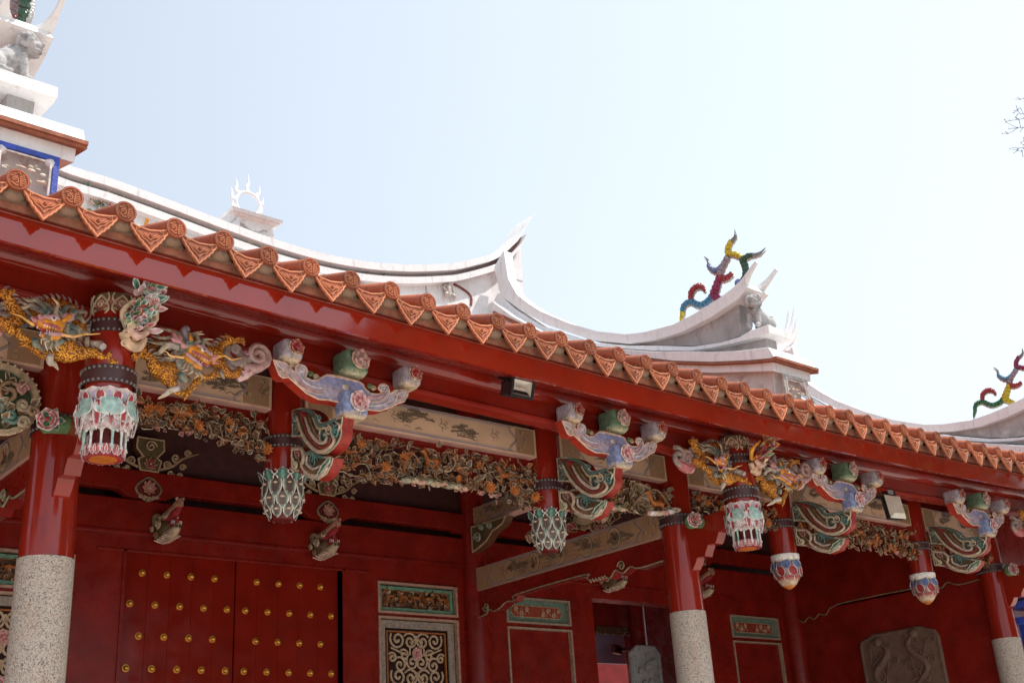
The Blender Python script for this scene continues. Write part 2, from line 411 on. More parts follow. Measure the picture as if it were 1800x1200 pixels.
# ---- eave: fascia, soffit, purlin and tie beam follow the same gentle curve
def sweep(prof, zf, x0, x1, name, mat, col=CREAM, n=40, closed=True):
    b = MB(); k = len(prof); vs = []
    for i in range(n + 1):
        x = x0 + (x1 - x0) * i / n; dz = zf(x)
        vs += [(x, y, z + dz) for y, z in prof]
    fs = [(i * k + j, i * k + (j + 1) % k, (i + 1) * k + (j + 1) % k, (i + 1) * k + j) for i in range(n) for j in range(k if closed else k - 1)]
    if closed: fs += [tuple(range(k)), tuple(n * k + j for j in range(k))]
    b.add(vs, fs, col)
    return b.build(name, mat, T)
XL, XR = -7.0, 30.0
sweep([(7.905, 5.525), (7.94, 5.525), (7.96, 5.80), (7.905, 5.80)], gz, XL, XR, 'fascia_board', 'polished')
sweep([(7.880, 5.772), (8.0, 5.772), (8.0, 5.87), (7.880, 5.87)], gz, XL, XR, 'eave_strip', 'brick')
pz = lambda x: .0026 * (x - 11) ** 2
sweep([(7.91, 5.56), (9.1, 6.02), (9.1, 6.07), (7.94, 5.62)], gz, XL, XR, 'soffit_board', 'lacquer_dull')
sweep([(9.03 + .13 * cos(q), 5.92 + .13 * sin(q)) for q in [i * pi / 8 for i in range(16)]], pz, XL, XR, 'eave_purlin', 'lacquer')
sweep([(8.96, 5.62), (8.985, 5.62), (8.985, 5.83), (9.14, 5.83), (9.14, 5.56), (8.975, 5.56), (8.945, 5.575), (8.94, 5.60)], pz, XL, XR, 'tie_beam', 'lacquer')

# ---- roof slab and rafters
rb = MB()
def roofz(y): # slope of the tiles behind the eave
    t = (y - 7.8) / 6.5
    return 5.92 + 2.2 * t + 1.5 * t * t
vs = []; NX = 30; NY = 8
for i in range(NX + 1):
    x = XL + (XR - XL) * i / NX
    for j in range(NY + 1):
        y = 7.86 + (14.3 - 7.86) * j / NY
        vs.append((x, y, roofz(y) - .09 + gz(x) * (1 - j / NY)))
o_ = len(vs)
vs += [(x_, y_, z_ - .12) for x_, y_, z_ in vs]
k = NY + 1
fs = [(i * k + j, (i + 1) * k + j, (i + 1) * k + j + 1, i * k + j + 1) for i in range(NX) for j in range(NY)]
fs += [tuple(q + o_ for q in reversed(f)) for f in fs]
rb.add(vs, fs, CREAM)
rb.add([(XL, 14.3, 9.6), (XR, 14.3, 9.6), (XR, 18.0, 7.3), (XL, 18.0, 7.3)], [(0, 1, 2, 3)], CREAM)
roof = rb.build('roof', 'brick', T)
rf = MB()
x = -6.0
while x < 29:
    a0 = V((x, 9.15, roofz(9.15) - .33)); a1 = V((x, 14.1, roofz(14.1) - .33))
    for h in (0,):
        rf.hexa([a0 + V((-.045, 0, -.05)), a0 + V((.045, 0, -.05)), a1 + V((.045, 0, -.05)), a1 + V((-.045, 0, -.05)),
                 a0 + V((-.045, 0, .07)), a0 + V((.045, 0, .07)), a1 + V((.045, 0, .07)), a1 + V((-.045, 0, .07))], CREAM)
    x += .26
rf.build('rafters', 'dark_wood', T)
cb = MB(); cv = [(XL + .1, 9.12), (XR - .1, 9.12)]; ys = [9.12 + 5.0 * i / 8 for i in range(9)]
cb.add([(x_, y_, roofz(y_) - .25 + (.05 if y_ < 9.2 else 0)) for y_ in ys for x_ in (XL, XR)], [(2 * i, 2 * i + 1, 2 * i + 3, 2 * i + 2) for i in range(8)], CREAM)
cb.build('ceiling_shade_sheet', 'dark_wood', T)  # dark sheet added so the roof underside reads as shaded

# ---- tiles: barrel rows with round medallion ends, leaf-shaped drip tiles between
TC = lin('ab5b39'); TCD = lin('70341f'); TCL = lin('c67a54')  # TCL ridges over TCD-darkened faces put relief shading into the colour
SP = .4085; X0T = 2.118
slope = V((0, 1, .36)).normalized()
tb = MB()
tb.tube([V((0, 0, 0)), slope * .34, slope * .345, slope * 2.2], lambda t: .083 if t < .18 else .078, TC, n=20)
tb.tube([V((0, -.012, 0)), V((0, .02, 0))], .087, TC, n=24)
tb.tube([V((0, -.026, 0)), V((0, -.006, 0))], lambda t: .087, mixc(TC, TCD, .6), n=24)
def seal(b, u0=0.0):
    """relief seal character on the round tile end"""
    S = .060
    def st(pts, r=.0048): b.tube([V((x_ * S, -.030, z_ * S)) for x_, z_ in pts], r, TCL, n=4)
    st([(-.55, .75), (-.3, .62), (-.3, .85)]); st([(-.05, .9), (.2, .95), (.3, .7)]); st([(-.85, .35), (-.5, .45), (-.2, .3), (-.05, .45)])
    st([(-.7, .05), (-.35, .2), (0, .05), (.05, -.3), (-.2, -.5)]); st([(-.62, -.2), (-.35, -.05), (-.2, -.2)]); st([(-.75, -.45), (-.45, -.65), (-.2, -.85), (.1, -.8)])
    st([(.3, .45), (.3, -.75)]); st([(.3, .45), (.8, .4)]); st([(.3, .15), (.9, .1)]); st([(.3, -.15), (.9, -.2)]); st([(.3, -.45), (.8, -.5)]); st([(.55, .7), (.75, .6)])
    st([(.25, -.8), (.6, -.75)])
    n = 24
    b.tube([V((.075 * cos(2 * pi * i / n), -.026, .075 * sin(2 * pi * i / n))) for i in range(n + 1)], .0065, TC, n=5)
seal(tb)
round_tile = tb.build('round_tile', 'terracotta', roof, sharp=50)
round_tile.location = (X0T, YE, 5.92 + .055)
db = MB()
HW = .156
def drip_outline():
    top = [(-HW + .0, .055), (-HW * .6, .030), (0, .015), (HW * .6, .030), (HW, .055)]
    r = [(HW, .055), (HW * 1.0, .015), (HW * .90, -.012), (HW * .84, -.020), (HW * .76, -.050), (HW * .66, -.062), (HW * .57, -.092), (HW * .46, -.102), (HW * .36, -.130), (HW * .24, -.140), (HW * .14, -.165), (0, -.190)]
    l = [(-a, b) for a, b in reversed(r)]
    return top[:-1] + r[:-1] + l[:-1]
db.plate(drip_outline(), lambda a, b, c: (a, .0 - c * 1.0 + (b - .05) * .10, b), 0, .026, mixc(TC, TCD, .5), TCL, TC, bev=.004, rimw=.009, rec=.007)
for sc in (.72, .46):
    for sg in (1, -1):
        pts = [(0, -.165 * sc - .004), (HW * .18, -.12 * sc), (HW * .36, -.10 * sc), (HW * .5, -.06 * sc), (HW * .72, -.02 * sc), (HW * .86 * sc + .01, .02)]
        db.tube([V((sg * a, -.024 + (b - .05) * .1, b)) for a, b in pts], .0045, TCL, n=4)
db.tube([V((-.05, -.033, -.03)), V((-.02, -.036, -.05)), V((0, -.034, -.02)), V((.02, -.036, -.05)), V((.05, -.033, -.03))], .006, TCL, n=4)
# channel tile behind the leaf
chn = []
for j in range(9):
    q = -1 + j / 4; chn.append((HW * 1.02 * q, .055 - .066 * (1 - q * q)))
vs = [V((a, .0, b + .012)) for a, b in chn] + [V((a, 0, b + .012)) + slope * 2.0 for a, b in chn] + [V((a, .0, b - .012)) for a, b in chn]
db.add(vs, [(i, i + 1, 10 + i, 9 + i) for i in range(8)] + [(i, i + 1, 19 + i, 18 + i) for i in range(8)], mixc(TC, TCD, .6))
drip_tile = db.build('drip_tile', 'terracotta', roof, sharp=50)
drip_tile.location = (X0T + SP / 2, YE + .01, 5.92 - .002)
mb_ = MB(); mb_.ball((0, .045, -.07), (.09, .05, .05), CREAM, 10, 6); mb_.box(-.10, .10, .05, .12, -.12, -.0)
mort = mb_.build('mortar', 'mortar', roof); mort.location = (X0T, YE, 5.92 + .03)
for i in range(-2, 46):
    if i == 0:
        pass
    X_ = X0T + SP * i + rnd.uniform(-.007, .007)
    for src, off, zz in ((round_tile, 0, .055), (drip_tile, SP / 2, -.040), (mort, 0, .03)):
        o = src if i == 0 else src.copy()
        if i != 0: COL.objects.link(o)
        o.location = (X_ + off, src.location.y, 5.92 + zz + gz(X_ + off) + rnd.uniform(-.010, .010))
        o.rotation_euler = (rnd.uniform(-.03, .03) if src is not mort else 0, rnd.uniform(-.08, .08) if src is not mort else 0, rnd.uniform(-.03, .03))
        if src is drip_tile: o['group'] = 'leaf shaped drip tiles along the eave'
        elif src is round_tile: o['group'] = 'round medallion tiles along the eave'
        o.name = src.name.split('.')[0] if i == 0 else o.name

# ---- columns
def column(x, y=YC, top=5.9, zg=3.83, r=.225, band=4.99):
    b = MB(); b.lathe(x, y, [(r * .985, zg, RED), (r * .93, zg + .9, RED), (r * .90, top, RED)], 40)
    c = b.build('column', 'lacquer', T)
    s = MB(); s.lathe(x, y, [(r * 1.05, 0.0, CREAM), (r * 1.02, zg, CREAM)], 40); s.build('granite_shaft', 'granite', c)
    iron_band(x, y, band, r * .945, .15, c); return c
def iron_band(x, y, z, r, h, parent):
    b = MB()
    b.lathe(x, y, [(r, z - h / 2, DRED), (r + .012, z - h / 2, DRED), (r + .012, z + h / 2, DRED), (r, z + h / 2, DRED)], 32, False, False)
    b.mi = 1
    n = 30
    for zz in (z - h * .36, z + h * .36):
        for i in range(n):
            q = 2 * pi * i / n
            b.ball((x + (r + .014) * cos(q), y + (r + .014) * sin(q), zz), .0145, GREY, 7, 5)
    return b.build('iron_band', ['iron', 'stud'], parent)
for x_ in (C0, C1, C2, C3, C3 + 8.2): column(x_)
for x_ in (C0, C2, C3, 27.3):   # engaged posts at the back wall
    b = MB(); b.lathe(x_ - .02, YW - .06, [(.2, 0, RED), (.19, 9, RED)], 28); b.build('wall_post', 'lacquer_dull', T)

# ---- hanging posts in the column line
def petal_ring(b, x, y, z, r, n, L, W, cols, tilt, off=0.0, up=-1, shape='drop', curl=0.0, thick=.006, ns=7, dr=0.0):
    for k in range(n):
        q = 2 * pi * (k + off) / n
        out = V((cos(q), sin(q), 0)); w = V((-sin(q), cos(q), 0))
        u = (V((0, 0, up)) * cos(tilt) + out * sin(tilt)).normalized()
        nrm = w.cross(u); 
        if nrm.dot(out) < 0: nrm = -nrm
        b.petal(V((x, y, z)) + out * (r + dr), u, w, nrm, L, W, cols, curl=curl, cup=-W * .18, shape=shape, thick=thick, ns=ns)
def lotus_drop(x, y, parent):
    b = MB()
    b.lathe(x, y, [(.04, 4.39, DRED), (.10, 4.405, DRED), (.145, 4.47, DRED), (.172, 4.58, DRED), (.182, 4.68, DRED), (.18, 4.80, RED), (.18, 4.86, RED)], 24)
    cs = (mixc(WHITE, CREAM, .3), mixc(TEAL, CREAM, .25), mixc(DRED, TEAL, .25))
    petal_ring(b, x, y, 4.765, .195, 9, .13, .075, (WHITE, DGREEN, TEAL), radians(24), 0, 1, 'leaf')
    petal_ring(b, x, y, 4.79, .192, 9, .20, .070, cs, radians(6), .5, -1, 'drop')
    petal_ring(b, x, y, 4.65, .206, 9, .17, .066, cs, radians(-12), 0, -1, 'drop')
    petal_ring(b, x, y, 4.53, .186, 9, .135, .052, cs, radians(-26), .5, -1, 'drop')
    for z_, r_, o_ in ((4.745, .198, .5), (4.60, .200, 0), (4.49, .170, .5)):
        for k in range(9):
            q = 2 * pi * (k + o_) / 9; b.ball((x + r_ * cos(q), y + r_ * sin(q), z_), (.024, .024, .012), mixc(CREAM, PINK, .3), 7, 5)
    for k in range(9):
        q = 2 * pi * (k + .5) / 9; b.ball((x + .204 * cos(q), y + .204 * sin(q), 4.87), .014, PINK, 6, 4)
    return b.build('lotus_drop', 'paint', parent)
def swirl_drop(x, y, parent):
    b = MB()
    b.lathe(x, y, [(.02, 4.27, ORANGE), (.07, 4.30, ORANGE), (.11, 4.34, CREAM), (.16, 4.42, ROSE), (.178, 4.52, LILAC), (.168, 4.62, BLUE), (.15, 4.66, CREAM)], 24)
    b.lathe(x, y, [(.165, 4.645, CREAM), (.195, 4.68, WHITE), (.20, 4.74, WHITE), (.165, 4.75, WHITE)], 28)
    def row(z, r, c, tilt, off, n=7, L=.15, W=.12):
        for k in range(n):
            q = 2 * pi * (k + off) / n
            out = V((cos(q), sin(q), 0)); w = V((-sin(q), cos(q), 0))
            u = (V((0, 0, -1)) * cos(tilt) + out * sin(tilt) + w * .55).normalized()
            w2 = out.cross(u).normalized()
            b.petal(V((x, y, z)) + out * r, u, w2, out, L, W * .55, (mixc(WHITE, CREAM, .4), c, c), cup=-.014, thick=.014, shape='round')
    row(4.66, .17, BLUE, radians(14), 0); row(4.565, .195, ROSE, radians(-8), .5); row(4.46, .175, DGREEN, radians(-35), 0, L=.12, W=.1)
    return b.build('lotus_drop', 'paint', parent)
def hang_post(x, kind):
    b = MB(); b.lathe(x, YC, [(.178, 4.72 if kind else 4.80, RED), (.185, 4.9, RED), (.185, 5.9, RED)], 32)
    p = b.build('hanging_post', 'lacquer', T)
    (swirl_drop if kind else lotus_drop)(x, YC, p)
    iron_band(x, YC, 5.17, .186, .13, p); return p
PX = [(5.5, 0), (9.0, 0), (13.43, 1), (16.92, 1), (1.05, 1), (-2.5, 1)]
for x_, kd in PX: hang_post(x_, kd)

# ---- basket posts in front of each column
AQUA = lin('a3c0b6'); LPINK = lin('c6b0ac')
def basket(x):
    y = YF
    b = MB(); b.lathe(x, y, [(.19, 4.92, RED), (.2, 5.2, RED), (.2, 5.46, RED), (.185, 5.66, RED)], 36)
    p = b.build('basket_post', 'lacquer', T)
    iron_band(x, y, 5.10, .205, .15, p); iron_band(x, y, 5.53, .195, .12, p)
    c = MB(); c.lathe(x, y, [(.17, 5.59, DGREEN), (.175, 5.66, mixc(OLIVE, ROSE, .3)), (.175, 5.74, mixc(TAN, ROSE, .5)), (.17, 5.83, OLIVE)], 28)
    for k in range(6):
        q = 2 * pi * k / 6 - pi / 2
        out = V((cos(q), sin(q), 0)); w = V((-sin(q), cos(q), 0)); o = V((x, y, 5.60)) + out * .172
        for sg in (1, -1):
            c.tube([o + w * .07 * sg + ZA * .22, o + w * .085 * sg + ZA * .17, o + w * .05 * sg + ZA * .12], .007, CREAM, 5, k=3)
            c.spiral(o + w * .06 * sg + ZA * .06, w * sg, ZA, .028, 1.3, CREAM, .006)
            c.tube([o + w * .0 + ZA * .21, o + w * .05 * sg + ZA * .16, o + w * .085 * sg + ZA * .08, o + w * .05 * sg + ZA * .03], .008, CREAM, 5, k=3)
        c.spiral(o + ZA * .13, w, ZA, .035, 1.5, CREAM, .007)
        petal_ring(c, x, y, 5.60, .165, 1, .1, .07, (CREAM, DGREEN, TEAL), 0, (k + .5) / 6 * 1.0, 1, 'leaf')
    c.build('cap_carving', 'paint', p)
    b = MB()
    b.lathe(x, y, [(.05, 4.43, ORANGE), (.11, 4.43, ORANGE), (.115, 4.455, ORANGE), (.12, 4.43, ROSE), (.155, 4.435, ROSE), (.16, 4.5, DRED), (.12, 4.56, DRED), (.12, 4.66, DRED), (.17, 4.8, DRED), (.19, 4.94, RED)], 26)
    petal_ring(b, x, y, 4.87, .192, 10, .12, .075, (WHITE, LPINK, LAV), radians(16), 0, 1, 'fan', ns=8)
    petal_ring(b, x, y, 4.87, .200, 10, .085, .040, (WHITE, ROSE, ROSE), radians(20), .5, 1, 'round')
    petal_ring(b, x, y, 4.90, .215, 6, .165, .130, (WHITE, AQUA, AQUA), radians(14), .25, -1, 'lobe', curl=-.012)
    petal_ring(b, x, y, 4.86, .207, 6, .17, .095, (WHITE, LPINK, ROSE), radians(8), .75, -1, 'fan')
    petal_ring(b, x, y, 4.80, .212, 9, .17, .090, (WHITE, LPINK, ROSE), radians(8), .5, -1, 'leaf', curl=-.03)
    petal_ring(b, x, y, 4.79, .20, 9, .17, .095, (WHITE, LPINK, LPINK), radians(4), 0, -1, 'leaf', curl=-.02)
    petal_ring(b, x, y, 4.74, .185, 7, .12, .060, (WHITE, AQUA, TEAL), radians(2), .25, -1, 'round')
    petal_ring(b, x, y, 4.70, .20, 12, .06, .034, (WHITE, PINK, WHITE), radians(28), 0, -1, 'round')
    for k in range(7):      # long outer tassel petals
        q = 2 * pi * (k + .5) / 7; out = V((cos(q), sin(q), 0)); w = V((-sin(q), cos(q), 0))
        b.petal(V((x, y, 4.86)) + out * .235, (-ZA + out * .08).normalized(), w, out, .25, .034, (WHITE, LPINK, ROSE), curl=-.045, shape='drop', thick=.006)
    n = 12
    for k in range(n):
        q = 2 * pi * k / n; o = V((x + .163 * cos(q), y + .163 * sin(q), 0)); c_ = WHITE if k % 3 else AQUA
        b.tube([o + ZA * 4.67, o + ZA * 4.60, o + ZA * 4.53, o + ZA * 4.49], [.022, .010, .010, .024], c_, 7, k=2)
        q2 = q + pi / n; r2 = .168
        b.ball((x + r2 * cos(q2), y + r2 * sin(q2), 4.665), (.026, .026, .020), WHITE if k % 2 else PINK, 7, 5)
        for sg in (-.33, .33):
            q3 = q + 2 * pi / n * sg
            b.petal(V((x + .168 * cos(q3), y + .168 * sin(q3), 4.52)), -ZA, V((-sin(q3), cos(q3), 0)), V((cos(q3), sin(q3), 0)), .088, .030, (WHITE, mixc(PINK, ROSE, .5), ROSE), ns=5, thick=.005, curl=-.010)
    b.build('flower_basket', 'paint', p)
    return p
for x_ in (C1 + .03, C2 + .05, C3 + .05, C3 + 8.2): basket(x_)

# ---- rose knobs and stepped bearer brackets behind each basket
def knob_and_bearer(cx):
    b = MB()
    ol = [(9.75, 4.30), (9.66, 4.33), (9.60, 4.40), (9.57, 4.455), (9.44, 4.45), (9.42, 4.50), (9.37, 4.575), (9.25, 4.575), (9.22, 4.61), (9.17, 4.70), (9.08, 4.72), (9.0, 4.80), (8.95, 4.95), (9.75, 4.95)]
    b.plate(ol, side(cx), -.07, .07, RED, bev=.004)
    m = b.build('bearer_bracket', 'lacquer', T, sharp=25)
    b = MB(); o = V((cx - .20, 9.45, 4.88))
    b.tube([o + V((.25, 0, 0)), o + V((.02, 0, 0)), o + V((-.05, 0, 0)), o + V((-.10, 0, .0))], [.07, .085, .10, .05], GREEN, 12)
    b.flower(o + V((-.06, -.07, 0)), (-.5, -1, -.1), .10, (WHITE, ROSE, PINK), 6, 2, ROSE)
    for k in range(5):
        q = k * 1.3; b.petal(o + V((-.03, -.08, 0)), V((cos(q), -.2, sin(q))).normalized(), V((-sin(q), 0, cos(q))), V((0, -1, 0)), .11, .035, (CREAM, DGREEN, GREEN), shape='leaf', ns=4)
    b.build('rose_knob', 'paint', m)
for x_ in (C0, C1, C2, C3): knob_and_bearer(x_)

# ---- bow brackets with bearing blocks, and the scroll arms that carry them
def px(poly, s, ox, oy): return [(ox + a / s, oy + b / s) for a, b in poly]
bow_z = [(95, 240), (150, 250), (200, 265), (240, 308), (262, 330), (262, 292), (290, 272), (330, 280), (358, 310), (360, 350), (350, 372), (390, 392), (430, 390), (470, 365), (500, 350), (560, 356), (640, 372),
         (740, 400), (778, 425), (790, 455), (830, 490), (880, 496), (905, 490), (880, 458), (892, 428), (930, 418), (965, 440), (978, 490), (1005, 468), (1060, 463), (1115, 475), (1112, 512), (1082, 562), (1040, 572),
         (990, 602), (900, 632), (820, 625), (750, 605), (640, 580), (520, 552), (440, 546), (350, 502), (270, 432), (215, 382), (170, 386), (140, 360), (120, 310)]
BOW = [P(u, v, Y=8.80) for u, v in px(bow_z, 4.286, 460, 580)]
BX = 5.5
bow_ol = [(p.x - BX - .05, p.z) for p in BOW]
def bowpt(a, b, lift=.0):
    u, v = px([(a, b)], 4.286, 460, 580)[0]; p = P(u, v, Y=8.80); return V((p.x - BX - .05, -.062 - lift, p.z))
def block(b, x, z0, w, h, d, c1, c2, fl, big=False):
    """bearing block: softly squared cup over a scalloped foot, flower in relief on the front"""
    prof = [(0, .70, c2), (.05, .78, c2), (.14, .92, mixc(c2, c1, .4)), (.22, .99, c1), (.30, 1.0, c1), (.8, 1.0, c1), (.94, .985, c1), (1.0, .95, c1)]
    N = 36; vs = []; cs = []
    for hz, k, c in prof:
        for j in range(N):
            q = 2 * pi * j / N; e = 7.0; ca, sa = cos(q), sin(q)
            r = (abs(ca) ** e + abs(sa) ** e) ** (-1 / e)
            wob = 1 + (.03 * cos(12 * q) if hz < .35 else 0)
            vs.append((x + w / 2 * k * r * ca * wob, d / 2 * k * r * sa * wob - d * .0, z0 + h * hz)); cs.append(c)
    m = len(prof)
    b.add(vs, [(i * N + j, i * N + (j + 1) % N, (i + 1) * N + (j + 1) % N, (i + 1) * N + j) for i in range(m - 1) for j in range(N)] + [tuple(range(N)), tuple((m - 1) * N + j for j in range(N))], cs)
    y0 = -d / 2
    for k in range(14):
        t = k / 13; q = pi + .25 + (pi - .1) * t * 1.0
        e = 3.6; ca, sa = cos(q), sin(q); r = (abs(ca) ** e + abs(sa) ** e) ** (-1 / e)
        out = V((ca, sa, 0)); sd = V((-sa, ca, 0))
        b.petal(V((x + w / 2 * .86 * r * ca, d / 2 * .86 * r * sa, z0 + h * .10)), (ZA + out * .45).normalized(), sd, out, h * .17, w * .10, (c2, mixc(c2, c1, .5), c1), shape='round', ns=4, nt_=5, thick=.006)
    fx, fz = x + w * .06, z0 + h * .64
    b.flower((fx, y0 - .006, fz), (0, -1, 0), w * .40, fl, 5, 2, fl[1])
    b.flower((fx + w * .2, y0 - .012, fz - h * .16), (0.2, -1, 0), w * .19, fl, 5, 2, fl[2])
    for q in (2.5, 3.2, 3.7, .3, -.7, 1.3):
        d_ = V((cos(q), 0, sin(q))); b.petal(V((fx, y0 - .004, fz)) + d_ * w * .16, d_, V((-d_.z, 0, d_.x)), -YA, w * .24, w * .085, (CREAM, fl[2] if q > 3.5 else DGREEN, TEAL), shape='leaf', ns=4, nt_=5, thick=.004)
    b.spiral(V((fx - w * .02, y0 - .008, z0 + h * .36)), XA, ZA, w * .10, 1.3, fl[0], .007); b.spiral(V((fx + w * .2, y0 - .008, z0 + h * .40)), XA, ZA, w * .08, -1.3, TEAL, .007)
def scroll_lines(b, pf, lines, sp, rad=.008):
    for ln in lines:
        pts, c = ln[:2]; k_ = ln[2] if len(ln) > 2 else 1.0
        b.tube([pf(*q) for q in pts], [rad * .6 * k_, rad * k_, rad * k_, rad * .6 * k_], c, 7, k=4)
    for (a, q, r, tr, st, c) in sp:
        o = pf(a, q); e = (pf(a + r, q) - o); rr = e.length
        b.spiral(o, e.normalized(), (pf(a, q - r) - o).normalized(), rr, tr, c, rad * .9, start=st)
def make_bracket():
    b = MB()
    zc = 5.30
    def face(a, z):
        t = abs(a) / .75
        return mixc(mixc(BLUE, LAV, min(1, t * 2)), mixc(LILAC, WHITE, .3), max(0, min(1, (t - .35) * 2)))
    b.plate(bow_ol, lambda a, z, c: (a, -c, z), -.06, .062, face, mixc(CREAM, PINK, .35), lin('a02c18'), bev=.006, rimw=.010, rec=.007)
    RM = mixc(CREAM, PINK, .4); W2 = mixc(WHITE, LILAC, .4)
    scroll_lines(b, bowpt, [
        ([(215, 300), (240, 370), (310, 450), (420, 500), (480, 500)], RM), ([(285, 340), (330, 410), (410, 450), (470, 455)], W2), ([(270, 365), (320, 435), (400, 480), (470, 480)], PINK),
        ([(120, 270), (160, 310), (215, 350)], W2), ([(140, 330), (190, 330), (200, 370)], RM),
        ([(960, 480), (920, 540), (850, 560), (770, 545)], RM), ([(975, 520), (930, 575), (850, 590), (770, 580)], W2), ([(945, 470), (905, 515), (850, 530), (780, 515)], PINK),
        ([(1080, 480), (1030, 500), (1010, 560), (960, 590)], W2), ([(500, 365), (620, 385), (740, 415)], RM)],
        [(318, 318, 30, 1.4, 0, W2), (925, 455, 30, -1.4, 0, W2), (185, 350, 22, 1.2, 0, RM), (1035, 520, 24, -1.2, 0, RM)], .0075)
    o = bowpt(640, 450, -.002); b.ball(o, (.038, .006, .03), mixc(CREAM, WHITE, .5), 14, 6)
    # little scroll fretwork in the hollows behind
    for a, q, c in ((390, 350, GREEN), (430, 370, CREAM), (350, 330, CREAM), (860, 455, CREAM), (830, 440, GREEN), (250, 285, CREAM)):
        p = bowpt(a, q, -.03); b.spiral(p, XA, ZA, .03, 1.3, c, .009); b.ball(p, (.03, .02, .022), mixc(c, BROWN, .4), 7, 5)
    root = b.build('bow_bracket', 'paint', T)
    k = MB()
    block(k, -.58, 5.555, .20, .20, .26, mixc(LAV, CREAM, .35), mixc(CREAM, TAN, .5), (CREAM, ROSE, ROSE))
    k.build('bearing_block', 'paint', root)
    k = MB(); block(k, .10, 5.545, .26, .24, .28, mixc(GREEN, SLATE, .35), mixc(GREEN, CREAM, .6), (CREAM, PINK, TEAL)); k.build('bearing_block', 'paint', root)
    k = MB(); block(k, .75, 5.555, .20, .20, .26, mixc(LAV, CREAM, .35), mixc(CREAM, TAN, .5), (CREAM, ROSE, ROSE)); k.build('bearing_block', 'paint', root)
    k = MB(); block(k, .06, 5.10, .27, .25, .20, mixc(BLUE, WHITE, .12), mixc(CREAM, TAN, .5), (WHITE, PINK, ROSE)); o = k.build('bearing_block', 'paint', root)
    o.location = (0, -.075, 0)
    # arms reaching back to the hanging post
    XS = BX - .062
    def sp_(a, q, lift=0.0):
        u, v = px([(a, q)], 4.286, 460, 580)[0]; p = P(u, v, X=XS); return V((-.066 - lift, p.y - 8.80, p.z))
    up = [(225, 600), (260, 588), (300, 580), (340, 588), (380, 606), (415, 640), (432, 680), (455, 700), (480, 692), (520, 672), (560, 660), (610, 645), (606, 690), (598, 730), (602, 770), (590, 820), (568, 860), (535, 900), (495, 930), (455, 936), (410, 915), (365, 880), (330, 840), (305, 806), (265, 800), (225, 805)]
    lo = [(215, 880), (260, 876), (300, 882), (330, 930), (370, 910), (430, 945), (480, 950), (535, 960), (525, 1005), (485, 1085), (420, 1130), (340, 1112), (290, 1065), (215, 1062)]
    RD = lin('8d3a34'); BR2 = mixc(BROWN, TAN, .35); GN = mixc(mixc(DGREEN, TEAL, .4), SLATE, .45)
    fat = lambda pts, c, w=1.0: (pts, c, w)
    for ol, half, lines, sps, fc in ((up, .062, [
            fat([(262, 640), (300, 760), (350, 850), (430, 915), (500, 895), (548, 840), (530, 780)], mixc(CREAM, PINK, .2), 2.0), fat([(300, 640), (335, 750), (390, 840), (450, 885), (505, 860), (530, 800)], RD, 1.5), fat([(330, 660), (365, 760), (415, 830), (465, 850), (500, 810)], mixc(CREAM, LILAC, .4), 2.0),
            fat([(362, 665), (395, 750), (430, 800), (450, 790)], BR2, 1.5), fat([(390, 660), (415, 720), (440, 745), (480, 735), (520, 745)], mixc(CREAM, TAN, .3), 1.5), fat([(300, 600), (370, 612), (415, 660), (445, 715), (490, 705), (560, 675)], GN, 2.2), fat([(290, 588), (365, 600), (418, 645), (450, 700), (500, 690)], CREAM, .9),
            fat([(240, 615), (270, 650), (240, 690), (275, 720), (245, 765), (280, 790)], GN, 1.8), fat([(250, 610), (300, 625), (320, 650)], RD, 1.4), fat([(560, 690), (590, 720), (575, 770)], CREAM, 1.2), fat([(520, 700), (560, 720), (580, 690)], GN, 1.3)],
            [(478, 800, 44, 1.7, 0, GN), (478, 800, 56, 1.1, 1, CREAM), (562, 765, 26, 1.5, 2, TEAL), (320, 640, 20, 1.3, 0, ROSE), (510, 745, 24, 1.4, 3, CREAM), (252, 690, 20, 1.3, 0, CREAM), (270, 745, 18, 1.3, 2, BR2), (430, 670, 18, 1.2, 0, TEAL), (260, 640, 18, 1.3, 1, RD)], mixc(BROWN, OLIVE, .45)),
        (lo, .058, [fat([(240, 900), (300, 900), (320, 960), (310, 1030), (370, 1090), (450, 1090), (500, 1030)], mixc(CREAM, PINK, .25), 2.0), fat([(262, 925), (290, 990), (340, 1050), (400, 1070), (450, 1050)], BR2, 1.6), fat([(345, 950), (345, 1010), (395, 1045), (440, 1025)], mixc(CREAM, LILAC, .4), 1.7),
            fat([(340, 925), (380, 915), (430, 950), (470, 960)], GN, 1.8), fat([(235, 890), (230, 960), (262, 1020), (232, 1050)], CREAM, 1.2), fat([(430, 1110), (475, 1050), (520, 980)], WHITE, 1.4)],
            [(390, 985, 34, 1.6, 0, GN), (272, 930, 28, 1.5, 0, mixc(PINK, BROWN, .4)), (255, 1010, 24, 1.4, 2, CREAM), (400, 945, 18, 1.3, 1, TEAL), (300, 1060, 20, 1.3, 0, RD)], mixc(BROWN, OLIVE, .5))):
        pts = [P(u, v, X=XS) for u, v in px(ol, 4.286, 460, 580)]
        k = MB(); k.plate([(p.y - 8.80, p.z) for p in pts], lambda a, z, c: (-c, a, z), -half, half, fc, mixc(CREAM, TEAL, .3), lin('8f2012'), bev=.006, rimw=.012, rec=.008)
        scroll_lines(k, sp_, lines, sps, .010)
